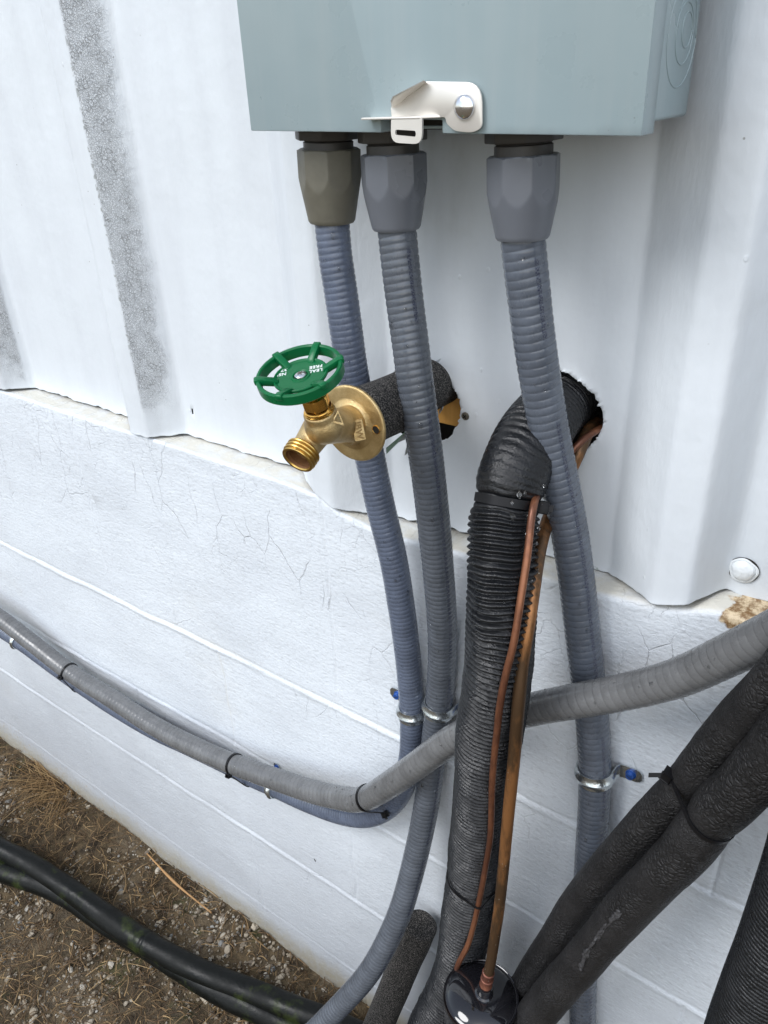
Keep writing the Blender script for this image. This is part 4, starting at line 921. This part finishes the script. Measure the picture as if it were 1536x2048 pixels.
lathe('wheel_screw', [(.0048, -.0066), (.0049, -.0058), (.0044, -.0046), (.0030, -.0038), (.0001, -.0035)], W0, wn, M_chrome, rim, 40)
for aa in (25, 115):
    d = rgt * math.cos(R_(aa)) + bk * math.sin(R_(aa)); obox('screw_recess', W0 - wn * .0036, (d, wn, np.cross(wn, d)), (.0042, .0006, .0010), M_screw, rim, 0)
def wpt(zx, zy, lift=-.0055): return atp(495 + zx / 7.314, 670 + zy / 7.314, W0 + wn * lift, wn) 
ra = nrm(wpt(915, 535) - wpt(1060, 508)); ua = np.cross(wn, ra)
for s_, zx, zy in (('LEAD', 988, 522), ('FREE', 1002, 463), ('NSF', 492, 578), ('372', 513, 516)):
    textmesh('wheel_lettering', s_, .0046, wpt(zx, zy), ra, ua, M_white, rim, .0002)
# foam-covered supply pipe of the tap
PT = spline([(-.412, .075, H - .268), (-.4045, .033, H - .2615), (-.394, -.04, H - .2545), cf + np.array([.0, .003, .002])], .002, 5)
fp_ = empty('foam_covered_pipe', PT[len(PT) // 2], 'speckled black foam-covered pipe coming out of the left hole and carrying the tap', 'pipe')
sweep('foam_sleeve', PT, lambda s, th: .0262 + cn(s, th, 25, 1.6, 130) * .0008, M_foam, fp_, 56)

# ------------------------------------------------------------------ black hoses on the ground, lower left
HZ = .04
def GZ(l): return [atz(px, py, z) for px, py, z in l]
PH1 = spline(GZ([(-260, 1590, .05), (-120, 1640, .05), (0, 1697, .05), (68, 1733, .048), (137, 1778, .045), (205, 1828, .042), (273, 1874, .040), (319, 1901, .040), (410, 1948, .042), (501, 1983, .045), (593, 2020, .05), (661, 2046, .055), (760, 2090, .06), (900, 2150, .07)]), .003, 10)
PH2 = spline(GZ([(-260, 1640, .03), (-120, 1690, .03), (0, 1741, .03), (91, 1772, .03), (150, 1803, .030), (205, 1840, .028), (292, 1893, .028), (365, 1940, .028), (433, 1980, .028), (501, 2013, .028), (570, 2046, .028), (680, 2100, .03), (800, 2160, .03)]), .003, 10)
_, _, ic = near(PH1, 293, 1887)
h1 = empty('black_hose', PH1[len(PH1) // 2], 'upper black insulated hose with a banded joint, lying on the ground at lower left', 'hose', 'pair of black hoses on the ground')
sweep('cover', PH1, lambda s, th: .0215 + .0012 * np.exp(-(((s - ic * .003) / .016) ** 6)) - .0018 * np.exp(-((s - ic * .003) / .0022) ** 2) + cn(s, th, 12, 1.6, 140) * .0018, M_hose, h1, 40)
h2 = empty('black_hose', PH2[len(PH2) // 2], 'lower black insulated hose tucked under the other one at lower left', 'hose', 'pair of black hoses on the ground')
sweep('cover', PH2, lambda s, th: .0210 + cn(s, th, 12, 1.6, 141) * .0018, M_hose, h2, 40)

# ------------------------------------------------------------------ gravel, straw, dry grass
bm = bmesh.new(); bmesh.ops.create_icosphere(bm, subdivisions=2, radius=1); iv = np.array([v.co[:] for v in bm.verts]); ifc = np.array([[v.index for v in f.verts] for f in bm.faces]); bm.free()
bm = bmesh.new(); bmesh.ops.create_icosphere(bm, subdivisions=1, radius=1); iv1 = np.array([v.co[:] for v in bm.verts]); if1 = np.array([[v.index for v in f.verts] for f in bm.faces]); bm.free()
VV = []; FF = []; k = 0; n = 0
while n < 15000:
    x = rng.uniform(-2.2, -.55); y = -rng.uniform(.004, .72); dens = .55 + 2.6 * vnoise(np.array([x]), np.array([y]), 8, 150)[0] + .5 * (y < -.22)
    if rng.random() > dens: continue
    big = rng.random() < .10; s_ = min(.0085, rng.lognormal(-5.92, .42) * (1.4 if big else 1)); bv, bf = (iv, ifc) if s_ > .0055 else (iv1, if1)
    sc = s_ * rng.uniform(.55, 1.15, 3); q = rng.normal(size=(3, 3)); q, _ = np.linalg.qr(q)
    lump = 1 + .20 * np.sin(bv @ rng.normal(size=3) * 2.6 + rng.random() * 6) + .12 * np.sin(bv @ rng.normal(size=3) * 5)
    V = (bv * lump[:, None] * sc) @ q.T; V[:, 2] *= .8
    V += [x, y, float(gh(np.array([x]), np.array([y]))[0]) + s_ * .30]; V[:, 1] = np.minimum(V[:, 1], -.001)
    VV.append(V); FF.append(bf + k); k += len(bv); n += 1
go = link('gravel', npmesh('gravel', np.vstack(VV), np.vstack(FF)), M_stone, smooth=False); tag(go, 'pale crushed gravel scattered over the soil', 'gravel', kind='stuff')
def blades(name, N, gen, mat, label, cat, kind=None, seg=5):
    VV = []; FF = []; k = 0
    for _ in range(N):
        P, w_, sd = gen(); m_ = len(P)
        Tn = np.gradient(P, axis=0); Tn /= np.linalg.norm(Tn, axis=1)[:, None] + 1e-9; sdv = np.cross(Tn, (0, 0, 1)) + 1e-6; sdv /= np.linalg.norm(sdv, axis=1)[:, None]; up = np.cross(sdv, Tn)
        wv = w_ * np.linspace(1, .45, m_)[:, None]; ring = np.stack([P + sdv * wv, P + up * wv * .7, P - sdv * wv, P - up * wv * .5], 1).reshape(-1, 3)
        for i in range(m_ - 1):
            for j in range(4): FF.append([k + i * 4 + j, k + i * 4 + (j + 1) % 4, k + (i + 1) * 4 + (j + 1) % 4, k + (i + 1) * 4 + j])
        FF.append([k, k + 3, k + 2, k + 1]); FF.append([k + (m_ - 1) * 4 + q for q in range(4)])
        VV.append(ring); k += m_ * 4
    o = link(name, npmesh(name, np.vstack(VV), np.array(FF)), mat); return tag(o, label, cat, kind=kind)
def gen_straw():
    while True:
        x = rng.uniform(-2.4, -.5); y = -rng.uniform(.003, .8)
        if rng.random() < .75 - 1.4 * vnoise(np.array([x]), np.array([y]), 8, 150)[0]: break
    a = rng.uniform(0, 6.28); L = rng.lognormal(-3.6, .5); cv = rng.normal(0, .5); t = np.linspace(0, 1, 5); an = a + cv * t
    px_ = x + np.cumsum(np.cos(an)) * L / 5; py_ = y + np.cumsum(np.sin(an)) * L / 5; py_ = np.minimum(py_, -.003)
    z = gh(px_, py_) + .002 + rng.uniform(0, .010) + np.sin(t * 3.1) * rng.uniform(0, .006); return np.stack([px_, py_, z], 1), rng.uniform(.0004, .0014), 0
blades('straw_litter', 15000, gen_straw, M_straw, 'brown straw, bark and dead stalks strewn over the soil', 'straw', 'stuff')
g0 = atz(100, 1590, .0)
def gen_tuft():
    a = rng.uniform(2.6, 5.6); L = rng.uniform(.03, .13); x = g0[0] + rng.normal(0, .045); y = min(-.006, -.018 + rng.normal(0, .012)); t = np.linspace(0, 1, 6)
    hgt = rng.uniform(.004, .028); px_ = x + np.cos(a) * L * t; py_ = y + np.sin(a) * L * t; z = .002 + hgt * np.sin(t * 2.6) + gh(px_, py_); return np.stack([px_, np.minimum(py_, -.004), z], 1), rng.uniform(.0004, .0009), 0
blades('dry_grass_tuft', 210, gen_tuft, M_grass, 'straw-coloured dry grass tuft against the wall foot at far left', 'grass')
s0 = atz(300, 1702, .008); s1 = atz(432, 1822, .010)
M_stalk = simple('dry_stalk', (0.42, 0.24, 0.10), .7)
st = sweep('dry_stalk', spline([s0 + [0, -.008, 0], (s0 + s1) / 2 + [0, -.014, .003], s1 + [0, -.008, 0]], .003, 0), lambda s, th: .0016 + .0012 * np.exp(-((s - .1) / .04) ** 2) + 0 * th, M_stalk, None, 10)
tag(st, 'long pale dry stalk lying along the foot of the wall', 'stalk')
# a few flecks on the painted blocks
for i_, (px, py, a) in enumerate([(630, 1720, 'dark insect-like fleck on the block wall below the conduits')]):
    o = at(px, py, -.001); t = empty('fleck', o, a, 'debris'); obox('speck', o, ((.9, 0, .4), (0, 1, 0), (-.4, 0, .9)), (.0022, .0014, .006), M_dark, t, .0005)
